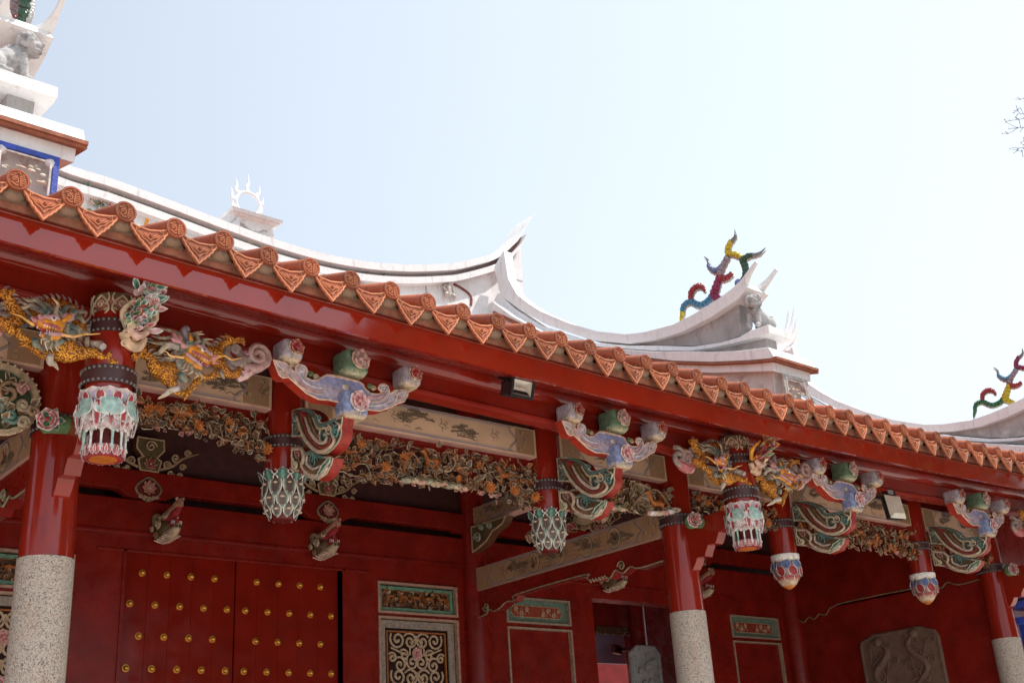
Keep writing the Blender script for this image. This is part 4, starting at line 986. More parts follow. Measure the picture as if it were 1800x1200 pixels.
# windows: frame, carved panel, lattice
def frame(b, x0, x1, z0, z1, w_, y, col, d=.04):
    fr = front(y)
    for a, c in (((x0, z0), (x1, z1)),):
        o = [(x0, z0), (x1, z0), (x1, z1), (x0, z1)]; i = [(x0 + w_, z0 + w_), (x1 - w_, z0 + w_), (x1 - w_, z1 - w_), (x0 + w_, z1 - w_)]
        vs = [fr(p, q, 0) for p, q in o] + [fr(p, q, d) for p, q in o] + [fr(p, q, d) for p, q in i] + [fr(p, q, -d) for p, q in i]
        b.add(vs, [(k, (k + 1) % 4, 4 + (k + 1) % 4, 4 + k) for k in range(4)] + [(4 + k, 4 + (k + 1) % 4, 8 + (k + 1) % 4, 8 + k) for k in range(4)] + [(8 + k, 8 + (k + 1) % 4, 12 + (k + 1) % 4, 12 + k) for k in range(4)], col)
def window(x0, x1, full):
    b = MB(); zt = 4.90; z1 = 4.44; z2 = 4.40
    frame(b, x0, x1, z1, zt, .035, YW + .02, mixc(PEACH, SLATE, .35)); frame(b, x0 + .05, x1 - .05, z1 + .05, zt - .05, .05, YW + .07, mixc(GREEN, TEAL, .5), .02)
    frame(b, x0, x1, 1.2, z2, .035, YW + .02, mixc(PEACH, SLATE, .35)); frame(b, x0 + .045, x1 - .045, 1.25, z2 - .045, .11, YW + .07, mixc(SLATE, TAN, .45), .015)
    root = b.build('window', 'paint', T, bevel=.004)
    b = MB(); b.box(x0, x1, YW + .03, YW + .2, z2 - .01, z1 + .01); b.box(x0, x1, YW + .03, YW + .2, zt - .01, zt + .06); b.build('rail', 'lacquer_dull', root)
    rr = random.Random(int(x0 * 10)); p = MB()
    p.box(x0 + .09, x1 - .09, YW + .13, YW + .15, z1 + .09, zt - .09, mixc(BROWN, INK, .4))
    fx0, fx1, fz0, fz1 = x0 + .13, x1 - .13, z1 + .11, zt - .11
    frame(p, fx0 - .02, fx1 + .02, fz0 - .02, fz1 + .02, .018, YW + .09, mixc(ORANGE, BROWN, .4), .015)
    for k in range(120): leaf_spray(p, V((rr.uniform(fx0, fx1), YW + rr.uniform(.06, .12), rr.uniform(fz0, fz1))), rr, .07, rr.choice(((mixc(TAN, BROWN, .3), BROWN, BROWN), (CREAM, TAN, BROWN), (ORANGE, BROWN, BROWN))))
    for k in range(5): beast(p, V((fx0 + (fx1 - fx0) * (k + .5) / 5, YW + .06, (fz0 + fz1) / 2 + .02)), .15, rr.choice((1, -1)), mixc(BROWN, ORANGE, .5), rr)
    p.build('carved_panel', 'paint', root)
    l = MB(); lx0, lx1 = x0 + .19, x1 - .19; lz1 = z2 - .19; yy = YW + .09; C_ = mixc(TAN, CREAM, .25)
    frame(l, lx0, lx1, 1.4, lz1, .022, yy, mixc(ORANGE, BROWN, .45), .015)
    cx = (lx0 + lx1) / 2; wv = (lx1 - lx0) / 2 - .03
    z = lz1 - .14
    while z > 3.1:
        for sg in (1, -1):
            for (dx, dz, r, t) in ((.22, .0, .13, 1.6), (.66, .02, .14, -1.6), (.45, -.2, .09, 1.4), (.86, -.24, .08, 1.4), (.16, -.30, .11, -1.5), (.6, -.34, .12, 1.5)):
                l.spiral(V((cx + sg * dx * wv, yy, z + dz)), XA * sg, ZA, r, t, C_, .017, n=6, start=.6)
            l.tube([V((cx, yy, z + .08)), V((cx + sg * .12, yy - .01, z - .1)), V((cx + sg * .3 * wv, yy, z - .2)), V((cx + sg * .9 * wv, yy, z - .1))], .014, C_, 6, k=4)
        l.flower((cx, yy - .01, z - .18), (0, -1, 0), .10, (TAN, PINK, ROSE), 6, 2, TAN)
        z -= .52
    l.mi = 1
    for k in range(26): # no glints drawn; the pane behind is one plain dark sheet
        pass
    l.mi = 0
    l.build('lattice', 'paint', root)
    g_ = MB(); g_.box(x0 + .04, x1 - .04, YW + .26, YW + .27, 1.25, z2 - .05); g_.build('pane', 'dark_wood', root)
for a, c in win: window(a, c, True)
window(C0 + .4, C0 + 1.8, True)
# bay two: red panels with small carved plaques, doorway
def red_panel(x0, x1):
    b = MB(); frame(b, x0, x1, 4.42, 4.83, .03, YW + .02, mixc(TAN, SLATE, .4)); b.box(x0 + .02, x1 - .02, YW + .06, YW + .08, 4.44, 4.81, mixc(GREEN, SLATE, .55))
    frame(b, x0, x1, 1.2, 4.36, .03, YW + .02, mixc(TAN, SLATE, .3))
    o = [(x0 + .12, 4.62), (x0 + .2, 4.53), (x1 - .2, 4.53), (x1 - .12, 4.62), (x1 - .2, 4.72), (x0 + .2, 4.72)]
    b.plate(o, front(YW + .06), 0, .012, lin('8a3420'), TAN, BROWN, bev=.003, rimw=.006, rec=.002)
    for k in range(9):
        if 3 <= k <= 4: continue
        b.spiral(V((x0 + .24 + k * .115, YW + .042, 4.62 + .03 * (-1) ** k)), XA, ZA, .045, 1.5 * (-1) ** k, mixc(TAN, CREAM, .2), .008)
        b.tube([V((x0 + .20 + k * .115, YW + .042, 4.56)), V((x0 + .24 + k * .115, YW + .042, 4.68)), V((x0 + .29 + k * .115, YW + .042, 4.57))], .006, TAN, 5)
    r = b.build('panelled_shutter', 'paint', T)
    p = MB(); p.box(x0, x1, YW + .03, YW + .2, 4.35, 4.43); p.box(x0, x1, YW + .03, YW + .2, 4.82, 4.90); p.build('rail', 'lacquer_dull', r)
    p = MB(); p.box(x0 + .02, x1 - .02, YW + .05, YW + .09, 1.2, 4.34); p.build('shutter_board', 'lacquer_dull', r)
red_panel(11.87, 13.24); red_panel(17.3, 18.72)
# rooms beyond the doorway and a sunlit court wall behind
zc_ = P(1075, 1165, Y=24.0).z; zb_ = P(1075, 1110, Y=16.9).z
b = MB(); b.box(10, 34, 24.0, 24.3, 0, zc_); b.build('court_wall', 'lacquer_dull', T)
xl_ = P(1046, 1140, Y=16.9).x; xr_ = P(1112, 1140, Y=16.9).x
b = MB(); b.box(12.8, xl_, 16.9, 17.1, 0, 7.0); b.box(xr_, 19.5, 16.9, 17.1, 0, 7.0); b.box(xl_, xr_, 16.9, 17.1, zb_, 7.0); b.build('inner_wall', 'lacquer_dull', T)
b = MB(); b.lathe(17.3, 16.6, [(.18, 0, RED), (.17, 6.6, RED)], 20); b.build('inner_post', 'lacquer_dull', T)
b = MB()
for k in range(9): b.spiral(V((xl_ + .1 + k * .11, 16.85, zb_ + .03 * (k % 2))), XA, ZA, .09, 1.4 * (-1) ** k, BROWN, .03)
b.hexa([(xl_ + .45, 16.8, zb_ - .42), (xl_ + .65, 16.8, zb_ - .45), (xl_ + .65, 16.9, zb_ - .45), (xl_ + .45, 16.9, zb_ - .42), (xl_ + .45, 16.8, zb_ - .25), (xl_ + .65, 16.8, zb_ - .28), (xl_ + .65, 16.9, zb_ - .28), (xl_ + .45, 16.9, zb_ - .25)], DRED)
b.hexa([(xl_ + .5, 16.8, zb_ - .38), (xr_ + .1, 16.8, zb_ - .36), (xr_ + .1, 16.9, zb_ - .36), (xl_ + .5, 16.9, zb_ - .38), (xl_ + .5, 16.8, zb_ - .32), (xr_ + .1, 16.8, zb_ - .29), (xr_ + .1, 16.9, zb_ - .29), (xl_ + .5, 16.9, zb_ - .32)], DRED)
b.build('inner_carving', 'paint', T)
zl_ = P(1075, 1165, Y=17.4).z; b = MB(); b.box(xl_ - .5, xr_ + .5, 17.4, 17.5, zl_, 6.5, lin('93809c')); b.build('dim_light_panel', 'panel', T)  # lavender board added in place of the dim light beyond the doorway

b = MB(); b.box(C3 + .3, C3 + 9, 10.7, 11.0, 0, 6.6); b.build('wing_wall', 'lacquer_dull', T)
# ---- deep beams running back from the columns to the wall
def deep(xc, z0=4.82, z1=5.17, seed=5, low=True):
    X_ = xc - .12; fr = side(X_)
    fr2 = lambda a, z, c: fr(a, z, c)
    painted_beam(10.12, 14.0, 0, z0, z1, seed, 'deep_painted_beam', fr2, .22, base='a98262')  # darker base puts the shade under the roof into the beam colour
    painted_beam(12.3, 14.0, 0, 5.84, 6.12, seed + 3, 'deep_painted_beam', fr2, .22, base='a98262')
    b = MB()
    ol = [(10.1, z0 - .01), (14.1, z0 - .01), (14.1, 4.40), (13.8, 4.43), (13.72, 4.49), (13.6, 4.44), (13.45, 4.47), (13.3, 4.53), (13.1, 4.52), (13.05, 4.60), (11.6, 4.61), (11.55, 4.55), (11.42, 4.50), (11.2, 4.51), (11.1, 4.47), (10.98, 4.56), (10.85, 4.49), (10.7, 4.55), (10.55, 4.50), (10.1, 4.51)]
    ol = [(a, min(z, z0 - .01) + (0 if z > z0 - .05 else 0)) for a, z in ol]
    b.plate(ol, side(X_ + .02), -.14, 0, RED, bev=.006); o = b.build('deep_tie_beam', 'lacquer_dull', T)
    t = MB(); tr = [V((X_ + .005, a, z + .012)) for a, z in ol[2:]]
    t.tube(tr, .011, mixc(OLIVE, CREAM, .35), 5, k=3)
    t.spiral(V((X_, 10.86, 4.60)), YA, ZA, .075, 1.4, mixc(OLIVE, CREAM, .35), .011); t.spiral(V((X_, 13.78, 4.55)), YA, ZA, .075, -1.4, mixc(OLIVE, CREAM, .35), .011)
    for k in range(6): t.tube([V((X_ - .01, 11.15 + k * .06, 4.49)), V((X_ - .01, 11.18 + k * .06, 4.53))], .012, mixc(CREAM, ROSE, .3), 5)
    t.build('edge_moulding', 'paint', o)
    s = MB() # short carved bracket by the wall under the upper beam
    s.plate([(13.98, 5.82), (13.1, 5.80), (13.2, 5.68), (13.45, 5.62), (13.6, 5.5), (13.85, 5.42), (13.98, 5.40)], side(X_ - .02), -.1, .05, mixc(OLIVE, BROWN, .5), TAN, BROWN, rimw=.02, rec=.01)
    for y_, z_, r_ in ((13.8, 5.6, .09), (13.5, 5.72, .06), (13.7, 5.74, .05)): s.spiral(V((X_ - .08, y_, z_)), YA, ZA, r_, 1.5, mixc(TEAL, TAN, .5), .018)
    s.build('corner_bracket', 'paint', T)
deep(C2, seed=71); deep(C1, seed=81); deep(C0, seed=91)
# carved animals on top of the deep beam in front of bay one's right pendant
b = MB(); rr = random.Random(4)
for k in range(70): leaf_spray(b, V((C2 - .3 + rr.uniform(-.1, .05), rr.uniform(10.6, 12.4), rr.uniform(5.2, 5.5))), rr, .16, rr.choice(((TAN, BROWN, BROWN), (mixc(CREAM, TAN, .5), OLIVE, INK), (PINK, ROSE, BROWN))))
for k in range(12): b.tube([V((C2 - .38, 11.6 + k * .07, 5.2)), V((C2 - .42, 11.63 + k * .07, 5.3)), V((C2 - .36, 11.6 + k * .07, 5.38))], [.02, .03, .012], mixc(TAN, BROWN, .3), 6, k=2)
b.ball((C2 - .34, 11.2, 5.35), (.08, .28, .13), mixc(TAN, OLIVE, .4)); b.ball((C2 - .36, 10.9, 5.28), (.08, .14, .12), mixc(CREAM, ROSE, .4))
b.build('beam_top_carving', 'paint', T)

# ---- side wall of bay two with a carved stone relief
b = MB(); b.box(C3 + .0, C3 + .3, 10.1, YW, 0, 4.9); b.build('side_wall', 'lacquer_dull', T)
b = MB()
ol = [(14.1, 6.6), (14.1, 4.72), (13.95, 4.78), (13.85, 4.72), (13.7, 4.80), (13.6, 4.74), (13.45, 4.82), (13.3, 4.78), (13.0, 4.93), (11.3, 4.93), (11.15, 4.87), (11.0, 4.94), (10.85, 4.84), (10.7, 4.92), (10.5, 4.84), (10.1, 4.86), (10.1, 6.6)]
b.plate(ol, side(C3 - .03), -.1, .03, RED, bev=.008); o = b.build('side_beam', 'lacquer_dull', T)
t = MB(); t.tube([V((C3 - .065, a, z)) for a, z in ol[1:-1]], .010, mixc(OLIVE, CREAM, .25), 5, k=3); t.build('edge_moulding', 'paint', o)
b = MB(); RZ = 4.28
ol = [(12.72, 2.4), (12.72, 4.1), (12.66, 4.2), (12.5, 4.24), (12.4, RZ), (11.4, RZ), (11.28, 4.22), (11.14, 4.18), (11.08, 4.06), (11.08, 2.4)]
b.plate(ol, side(C3), 0, .05, CREAM, bev=.02, rimw=.03, rec=.012)
rr = random.Random(3)
for (cy, cz, sg) in ((11.55, 3.75, 1), (12.3, 3.7, -1)):
    pts = [V((C3 - .05, cy + sg * .16 * sin(t * 1.3) * 1.0, cz + .42 - t * .16)) for t in range(7)]
    b.tube(pts, [.02, .06, .07, .06, .045, .02], CREAM, 8, k=4)
    for k in range(14): b.tube([V((C3 - .05, cy + rr.uniform(-.25, .25), cz + rr.uniform(-.45, .45))), V((C3 - .07, cy + rr.uniform(-.25, .25), cz + rr.uniform(-.45, .45)))], [.02, .01], CREAM, 5)
    b.ball((C3 - .07, cy, cz + .42), (.05, .09, .08), CREAM)
for k in range(26): b.spiral(V((C3 - .045, rr.uniform(11.2, 12.6), rr.uniform(2.8, 4.1))), YA, ZA, rr.uniform(.04, .09), 1.3, CREAM, .014)
b.build('stone_relief', 'carved_stone', T)
# stone panel in the far doorway, and blue eaves beyond the right column
b = MB(); b.plate([(14.9, 2), (14.9, 4.35), (15.1, 4.5), (15.6, 4.5), (15.75, 4.35), (15.75, 2)], lambda a, z, c: (a + 1.45, 16.0 - c, z), 0, .06, CREAM, bev=.02, rimw=.04, rec=.02)
for k in range(14): b.ball((16.78 + rr.uniform(-.2, .2), 15.93, rr.uniform(3.2, 4.3)), (rr.uniform(.05, .1), .04, rr.uniform(.05, .12)), CREAM, 8, 6)
b.build('carved_pillar_panel', 'stone', T)

# ---- ridges
def ridge_copy_pts(poly, c=0.0): return [(P(u, v, X=11.75 + c).y, P(u, v, X=11.75 + c).z) for u, v in poly]
bandA = [(885, 440), (893, 490), (908, 517), (928, 533), (950, 547), (1000, 568), (1050, 582), (1100, 587), (1133, 583), (1183, 570), (1217, 553), (1250, 533), (1283, 510), (1300, 494), (1314, 505), (1298, 524), (1283, 535), (1250, 557), (1200, 583), (1150, 598), (1106, 604), (1040, 598), (960, 570), (915, 545), (880, 520), (868, 470)]
bandB = [(875, 515), (905, 543), (950, 572), (1040, 602), (1106, 607), (1150, 607), (1217, 609), (1267, 602), (1300, 592), (1320, 580), (1350, 571), (1352, 584), (1347, 588), (1300, 600), (1250, 611), (1210, 616), (1150, 616), (1040, 608), (950, 580), (900, 552), (868, 528)]
bandC = [(866, 530), (900, 555), (950, 582), (1040, 610), (1150, 618), (1212, 617), (1253, 618), (1300, 616), (1350, 610), (1362, 629), (1317, 633), (1250, 636), (1183, 634), (1117, 626), (1050, 612), (983, 596), (917, 569), (865, 545)]
brickl = [(866, 546), (917, 570), (983, 597), (1050, 613), (1117, 627), (1183, 635), (1250, 637), (1317, 634), (1362, 630), (1362, 634), (1317, 638), (1250, 641), (1183, 639), (1117, 632), (1050, 618), (983, 602), (917, 575), (866, 552)]
fasc = [(868, 552), (917, 575), (983, 602), (1050, 618), (1117, 632), (1183, 639), (1250, 641), (1317, 638), (1359, 634), (1360, 652), (1250, 655), (1183, 652), (1117, 646), (1050, 634), (983, 618), (917, 592), (868, 570)]
gA = [(1106, 603), (1150, 597), (1200, 582), (1250, 556), (1283, 533), (1297, 523), (1302, 590), (1267, 603), (1217, 608), (1150, 607)]
gB = [(1210, 615), (1250, 610), (1300, 599), (1346, 587), (1348, 611), (1300, 616), (1253, 618)]
body = [(868, 565), (917, 590), (983, 616), (1050, 632), (1117, 645), (1183, 651), (1250, 654), (1359, 651), (1368, 760), (1000, 700), (868, 640)]
def mirror(f, on): return (lambda a, b_, c: (14.5 - f(a, b_, c)[0],) + tuple(f(a, b_, c)[1:])) if on else f
def sloping_ridge(parent, dx=0.0, dz=0.0, mir=False):
    kk = lambda a: 1.0 if a < 9.6 else (.42 if a > 12.2 else 1.0 - .58 * (a - 9.6) / 2.6)
    f0 = lambda a, b_, c: (11.75 + dx + (-c if -c < .2 else .2 + (-c - .2) * kk(a)), a, b_ + dz); f = mirror(f0, mir)
    W = .86
    def pl(mbd, poly, c0, c1, col=CREAM, **k): mbd.plate(ridge_copy_pts(poly, c0), f, -c1, -c0, col, bev=.006, **k)
    b = MB()
    pl(b, bandA, .20, W - .20); pl(b, bandB, .19, W - .19); pl(b, bandC, -.02, W + .02); pl(b, fasc, .03, W - .05)
    tipc = [(1268, 522), (1286, 509), (1300, 496), (1311, 482), (1321, 468), (1328, 459)]
    tp = smooth([V((a_, b_, 0)) for a_, b_ in ridge_copy_pts(tipc, .20)], 3)
    def pt(y, z, c): return V(f(y, z, -c))
    for sg in (0, 1):       # the band ends in two flat curving horns with a rounded notch between
        vs = []; n_ = len(tp)
        for i, p in enumerate(tp):
            t = i / (n_ - 1); w_ = .228 if t < .3 else .03 + .198 * (1 - (t - .3) / .7) ** 3.6; th = .085 * (1 - .6 * t); tt = (tp[min(i + 1, n_ - 1)] - tp[max(i - 1, 0)]).normalized()
            nx, nz = -tt.y, tt.x
            if nz < 0: nx, nz = -nx, -nz
            ca, cb_ = (.20, .20 + w_) if sg == 0 else (W - .20 - w_, W - .20)
            lf = .006
            vs += [pt(p.x - nx * th, p.y - nz * th, ca - .004), pt(p.x - nx * th, p.y - nz * th, cb_ + .004), pt(p.x + nx * lf, p.y + nz * lf, cb_ + .004), pt(p.x + nx * lf, p.y + nz * lf, ca - .004)]
        b.add(vs, [(4 * i + k, 4 * i + (k + 1) % 4, 4 * i + 4 + (k + 1) % 4, 4 * i + 4 + k) for i in range(n_ - 1) for k in range(4)] + [(0, 1, 2, 3), tuple(4 * n_ - 4 + k for k in range(4))], CREAM)
    root = b.build('sloping_ridge', 'plaster', parent, sharp=30)
    b = MB(); pl(b, gA, .32, W - .32); pl(b, gB, .32, W - .32); b.build('cement_infill', 'cement', root)
    b = MB(); pl(b, brickl, -.035, W + .035); y_, z_ = ridge_copy_pts([(1360, 632)])[0]
    b.hexa([pt(y_ + .06, z_ - .01, -.03), pt(y_ + .06, z_ - .01, W + .01), pt(y_ - .07, z_ - .01, W + .01), pt(y_ - .07, z_ - .01, -.03), pt(y_ + .06, z_ + .025, -.03), pt(y_ + .06, z_ + .025, W + .01), pt(y_ - .07, z_ + .025, W + .01), pt(y_ - .07, z_ + .025, -.03)], CREAM)
    for c_ in (): b.hexa([pt(y_ + .5, z_ - .16, c_), pt(y_ + .5, z_ - .16, c_ + .02), pt(y_ + .03, z_ - .16, c_ + .02), pt(y_ + .03, z_ - .16, c_), pt(y_ + .5, z_ - .15, c_), pt(y_ + .5, z_ - .15, c_ + .02), pt(y_ + .03, z_ - .15, c_ + .02), pt(y_ + .03, z_ - .15, c_)], CREAM)
    b.build('brick_course', 'brick', root)
    b = MB(); pl(b, body, .14, W - .16)
    b.build('panel_body', 'stain', root)
    # framed picture panel on the front end
    b = MB(); yb = ridge_copy_pts([(1359, 651)])[0][0] - .004
    zt_ = ridge_copy_pts([(1359, 652)])[0][1] - .01
    BL = lin('2f49a8') if mir else mixc(lin('8a90a0'), CREAM, .5)
    ff = lambda a, z, c: V(f(yb - c, z, -a))
    o = [(.16, zt_ - .62), (W - .18, zt_ - .62), (W - .18, zt_), (.16, zt_)]; w_ = .045
    i_ = [(o[0][0] + w_, o[0][1] + w_), (o[1][0] - w_, o[1][1] + w_), (o[2][0] - w_, o[2][1] - w_), (o[3][0] + w_, o[3][1] - w_)]
    b.add([ff(a, z, .0) for a, z in o] + [ff(a, z, .025) for a, z in o] + [ff(a, z, .025) for a, z in i_] + [ff(a, z, .0) for a, z in i_],
          [(k, (k + 1) % 4, 4 + (k + 1) % 4, 4 + k) for k in range(4)] + [(4 + k, 4 + (k + 1) % 4, 8 + (k + 1) % 4, 8 + k) for k in range(4)] + [(8 + k, 8 + (k + 1) % 4, 12 + (k + 1) % 4, 12 + k) for k in range(4)], BL)
    i2 = [(a + (.02 if a < .4 else -.02), z + (.02 if z < zt_ - .3 else -.02)) for a, z in i_]
    for (a, z), (c, d) in zip(i2, i2[1:] + i2[:1]): b.tube([ff(a, z, .02), ff(c, d, .02)], .009, WHITE, 5)
    for a, z in i2: b.ball(ff(a, z, .01), (.05, .02, .05), mixc(LAV, WHITE, .7), 9, 6)
    rr = random.Random(8)
    for k in range(12): b.ball(ff(rr.uniform(.25, W - .27), rr.uniform(zt_ - .3, zt_ - .12), .004), (rr.uniform(.02, .05), .006, rr.uniform(.008, .02)), (mixc(BLUE, CREAM, .7), mixc(PINK, CREAM, .7), mixc(GREEN, CREAM, .7))[k % 3], 7, 5)
    b.build('framed_panel', 'paint', root)
    return root
sloping_ridge(T); sloping_ridge(T, 0, .06, mir=True)

# main ridge: stacked plaster bands following the swept curve
RT = [(1.2, 12.2), (2.2, 11.15), (3.2, 10.62), (4.38, 10.33), (5.19, 10.285), (6.04, 10.21), (6.95, 10.12), (7.92, 10.05), (8.95, 10.07), (10.05, 10.24), (11.27, 10.585), (12.19, 11.03), (12.8, 11.55), (13.25, 12.16)]
RT = [(a * .985, 1.6 + (c - 1.6) * .985) for a, c in RT]
def rz(x):
    pts = RT
    for i in range(len(pts) - 1):
        if pts[i][0] <= x <= pts[i + 1][0] or i == len(pts) - 2:
            p0 = pts[max(i - 1, 0)][1]; p1 = pts[i][1]; p2 = pts[i + 1][1]; p3 = pts[min(i + 2, len(pts) - 1)][1]
            t = (x - pts[i][0]) / (pts[i + 1][0] - pts[i][0])
            return .5 * (2 * p1 + (p2 - p0) * t + (2 * p0 - 5 * p1 + 4 * p2 - p3) * t * t + (3 * p1 - p0 - 3 * p2 + p3) * t ** 3)
    return pts[-1][1]
def band(b, x0, x1, y0, y1, t0, t1, n=70, taper=0.0):
    """horizontal band between offsets t0 > t1 below the ridge line"""
    vs = []
    for i in range(n + 1):
        x = x0 + (x1 - x0) * i / n; z = rz(x)
        e = 1.0
        if taper: e = min(1, (x1 - x) / taper + .05, (x - x0) / taper + .05)
        mid = t0 + (t1 - t0) * .0
        za, zc = z - t0, z - (t0 + (t1 - t0) * e)
        vs += [(x, y0, zc), (x, y0, za), (x, y1, za), (x, y1, zc)]
    fs = [(4 * i + j, 4 * i + (j + 1) % 4, 4 * i + 4 + (j + 1) % 4, 4 * i + 4 + j) for i in range(n) for j in range(4)]
    fs += [(0, 1, 2, 3), (4 * n + 3, 4 * n + 2, 4 * n + 1, 4 * n)]
    b.add(vs, fs, CREAM)
b = MB()
band(b, 1.35, 13.08, YW - .12, YW + .42, 0, .13, taper=.9); band(b, 1.5, 12.84, YW - .10, YW + .40, .22, .34, taper=.6); pass
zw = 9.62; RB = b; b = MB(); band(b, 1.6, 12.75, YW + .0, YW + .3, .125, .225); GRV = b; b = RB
vs = []; n = 50
for i in range(n + 1):
    x = 2.0 + 10.6 * i / n; zz = rz(x) - .33; zb_ = 9.53
    vs += [(x, YW + .04, zb_), (x, YW + .04, zz), (x, YW + .3, zz), (x, YW + .3, zb_)]
b.add(vs, [(4 * i + j, 4 * i + (j + 1) % 4, 4 * i + 4 + (j + 1) % 4, 4 * i + 4 + j) for i in range(n) for j in range(4)] + [(0, 1, 2, 3), (4 * n + 3, 4 * n + 2, 4 * n + 1, 4 * n)], CREAM)
b.box(2.35, 12.0, YW - .13, YW + .35, 9.46, 9.55); b.box(2.4, 11.95, YW + .0, YW + .3, 9.1, 9.53); b.box(2.4, 11.95, YW - .03, YW + .32, 9.30, 9.38)
# blunt stepped gable block under the swallow tail
for sg in (1, -1):
    X_ = lambda x: x if sg > 0 else 14.5 - x
    a, c = sorted((X_(12.2), X_(12.78))); b.box(a, c, YW + .06, YW + .30, 9.95, 10.75)
    a, c = sorted((X_(12.3), X_(12.75))); b.box(a, c, YW + .02, YW + .34, 9.85, 9.96); a, c = sorted((X_(12.4), X_(12.73))); b.box(a, c, YW + .08, YW + .3, 9.65, 9.85)
    u0, u1 = (12.15, 12.78) if sg > 0 else (14.5 - 12.15, 14.5 - 12.78)
    b.hexa([(u0, YW + .05, 10.6), (u1, YW + .05, 10.6), (u1, YW + .32, 10.6), (u0, YW + .32, 10.6), (u0, YW + .05, rz(u0) - .33), (u1, YW + .05, rz(u1) - .33), (u1, YW + .32, rz(u1) - .33), (u0, YW + .32, rz(u0) - .33)], CREAM)
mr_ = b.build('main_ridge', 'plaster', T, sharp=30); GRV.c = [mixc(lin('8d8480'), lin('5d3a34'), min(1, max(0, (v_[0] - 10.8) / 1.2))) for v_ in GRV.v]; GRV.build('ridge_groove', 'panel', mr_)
b = MB(); b.box(2.5, 11.9, YW - .01, YW + .0, 9.40, 9.52, lin('3a52b4')); 
b.build('blue_stripe', 'paint', mr_)
# reliefs on the ridge wall
def relief_figure(b, x, z, s, c=lin('b5aaa2')):
    y = YW + .02; m = lambda a, q, d=0: V((x + a * s, y - d * s, z + q * s))
    b.tube([m(0, 0, .1), m(0, .45, .14), m(.02, .72, .12)], [.2 * s, .17 * s, .08 * s], c, 10, k=2); b.ball(m(.03, .88, .14), .10 * s, c, 9, 7); b.ball(m(.04, 1.0, .12), .06 * s, mixc(c, GREY, .5), 7, 5)
    b.tube([m(-.15, .6, .15), m(-.32, .35, .2), m(-.15, .15, .25)], [.07 * s, .06 * s, .04 * s], c, 7, k=2); b.tube([m(.16, .6, .15), m(.3, .3, .2), m(.35, .05, .2)], [.07 * s, .06 * s, .05 * s], c, 7, k=2)
    for a in (-.14, .14): b.tube([m(a, .1, .15), m(a * 1.8, -.05, .3), m(a * 1.4, -.3, .25)], [.11 * s, .1 * s, .06 * s], c, 8, k=2)
def relief_spray(b, x, z, s, cols, rr, n=26):
    for k in range(n):
        p = V((x + rr.gauss(0, .5) * s, YW + .0, z + rr.gauss(0, .35) * s))
        if k % 3: leaf_spray(b, p, rr, s * .3, cols[k % len(cols)])
        else: b.flower(p, (0, -1, 0), s * .16, cols[(k // 3) % len(cols)], 5, 1, GOLD)
rr = random.Random(21); cw = [(WHITE, mixc(GREEN, SLATE, .4), DGREEN), (WHITE, mixc(PINK, WHITE, .4), PINK), (WHITE, mixc(BROWN, ROSE, .3), BROWN), (WHITE, mixc(BLUE, WHITE, .5), TEAL)]
def rel(fn, *a):
    b = MB(); fn(b, *a); b.build('ridge_relief', 'paint', mr_)
q = P(787, 525, Y=YW); rel(relief_figure, q.x, q.z + .05, .33)
q = P(662, 492, Y=YW); rel(relief_spray, q.x, q.z, .32, cw, rr, 30)
q = P(188, 362, Y=YW); rel(relief_spray, q.x, q.z, .34, [(WHITE, GREEN, DGREEN), (WHITE, PINK, ROSE), (WHITE, WHITE, GOLD), (WHITE, TEAL, GREEN)], rr, 50)
q = P(452, 446, Y=YW); rel(relief_spray, q.x, q.z, .2, [(WHITE, mixc(GREEN, WHITE, .5), GREEN), (WHITE, WHITE, GOLD)], rr, 22)
for u, v in ((507, 462), (609, 487), (295, 392), (358, 417), (425, 440)):
    q = P(u, v + 12, Y=YW); rel(relief_figure, q.x, q.z, .2, lin('c9c2bd'))
def arc(b, u0, u1, v, c1, c2):
    a = P(u0, v, Y=YW); c = P(u1, v, Y=YW); z0 = min(a.z, c.z) - .15; w_ = (c.x - a.x) / 2; cx = (a.x + c.x) / 2
    pts = [V((cx - w_ * cos(t * pi / 12) * (1 + .12 * sin(t * pi / 4)), YW + .03, z0 + .33 * sin(t * pi / 12) ** .7 + .05)) for t in range(13)]
    b.tube(pts[:6], .010, mixc(c1, WHITE, .3), 5, k=2); b.tube(pts[7:], .026, c2, 6, k=2, flat=.5)
rel(arc, 752, 828, 505, BLUE, mixc(BROWN, ROSE, .4)); rel(arc, 625, 700, 500, LAV, BROWN); rel(arc, 128, 260, 350, lin('3a52b4'), GOLD)
# carved scroll end where ridge and sloping ridge meet
b = MB(); q = P(890, 470, Y=YW - .2)
for k in range(5): b.tube([V((q.x - .12, q.y, q.z + .08 - k * .05)), V((q.x, q.y - .06, q.z + .11 - k * .05)), V((q.x + .13, q.y, q.z + .05 - k * .05))], .026, CREAM, 7, k=3)
b.build('scroll_boss', 'stone', mr_)

# ================================================================== side hall beyond
S = thing('side_hall', 'white curved roof ridge of the next hall, low behind the far right eave tiles', 'temple wing')
sloping_ridge(S, 8.13, -.12)
b = MB(); b.box(19.6, 21.0, 10.5, 14.0, 0, 6.5); b.build('wall', 'lacquer_dull', S)
# blue and tan corner brackets beyond the last column
b = MB()
for k, (z, c) in enumerate(((4.62, BLUE), (4.5, TAN), (4.36, lin('3a52b4')), (4.1, lin('3a52b4')))): b.box(18.9 + .05 * k, 20.6, 9.2 + .12 * k, 10.0, z, z + .10, c)
b.box(19.35, 20.4, 9.7, 10.0, 3.4, 4.1, lin('2f49a8'))
o_ = b.build('corner_cornice', 'paint', S); o_.location = (.52, -.0, .0)
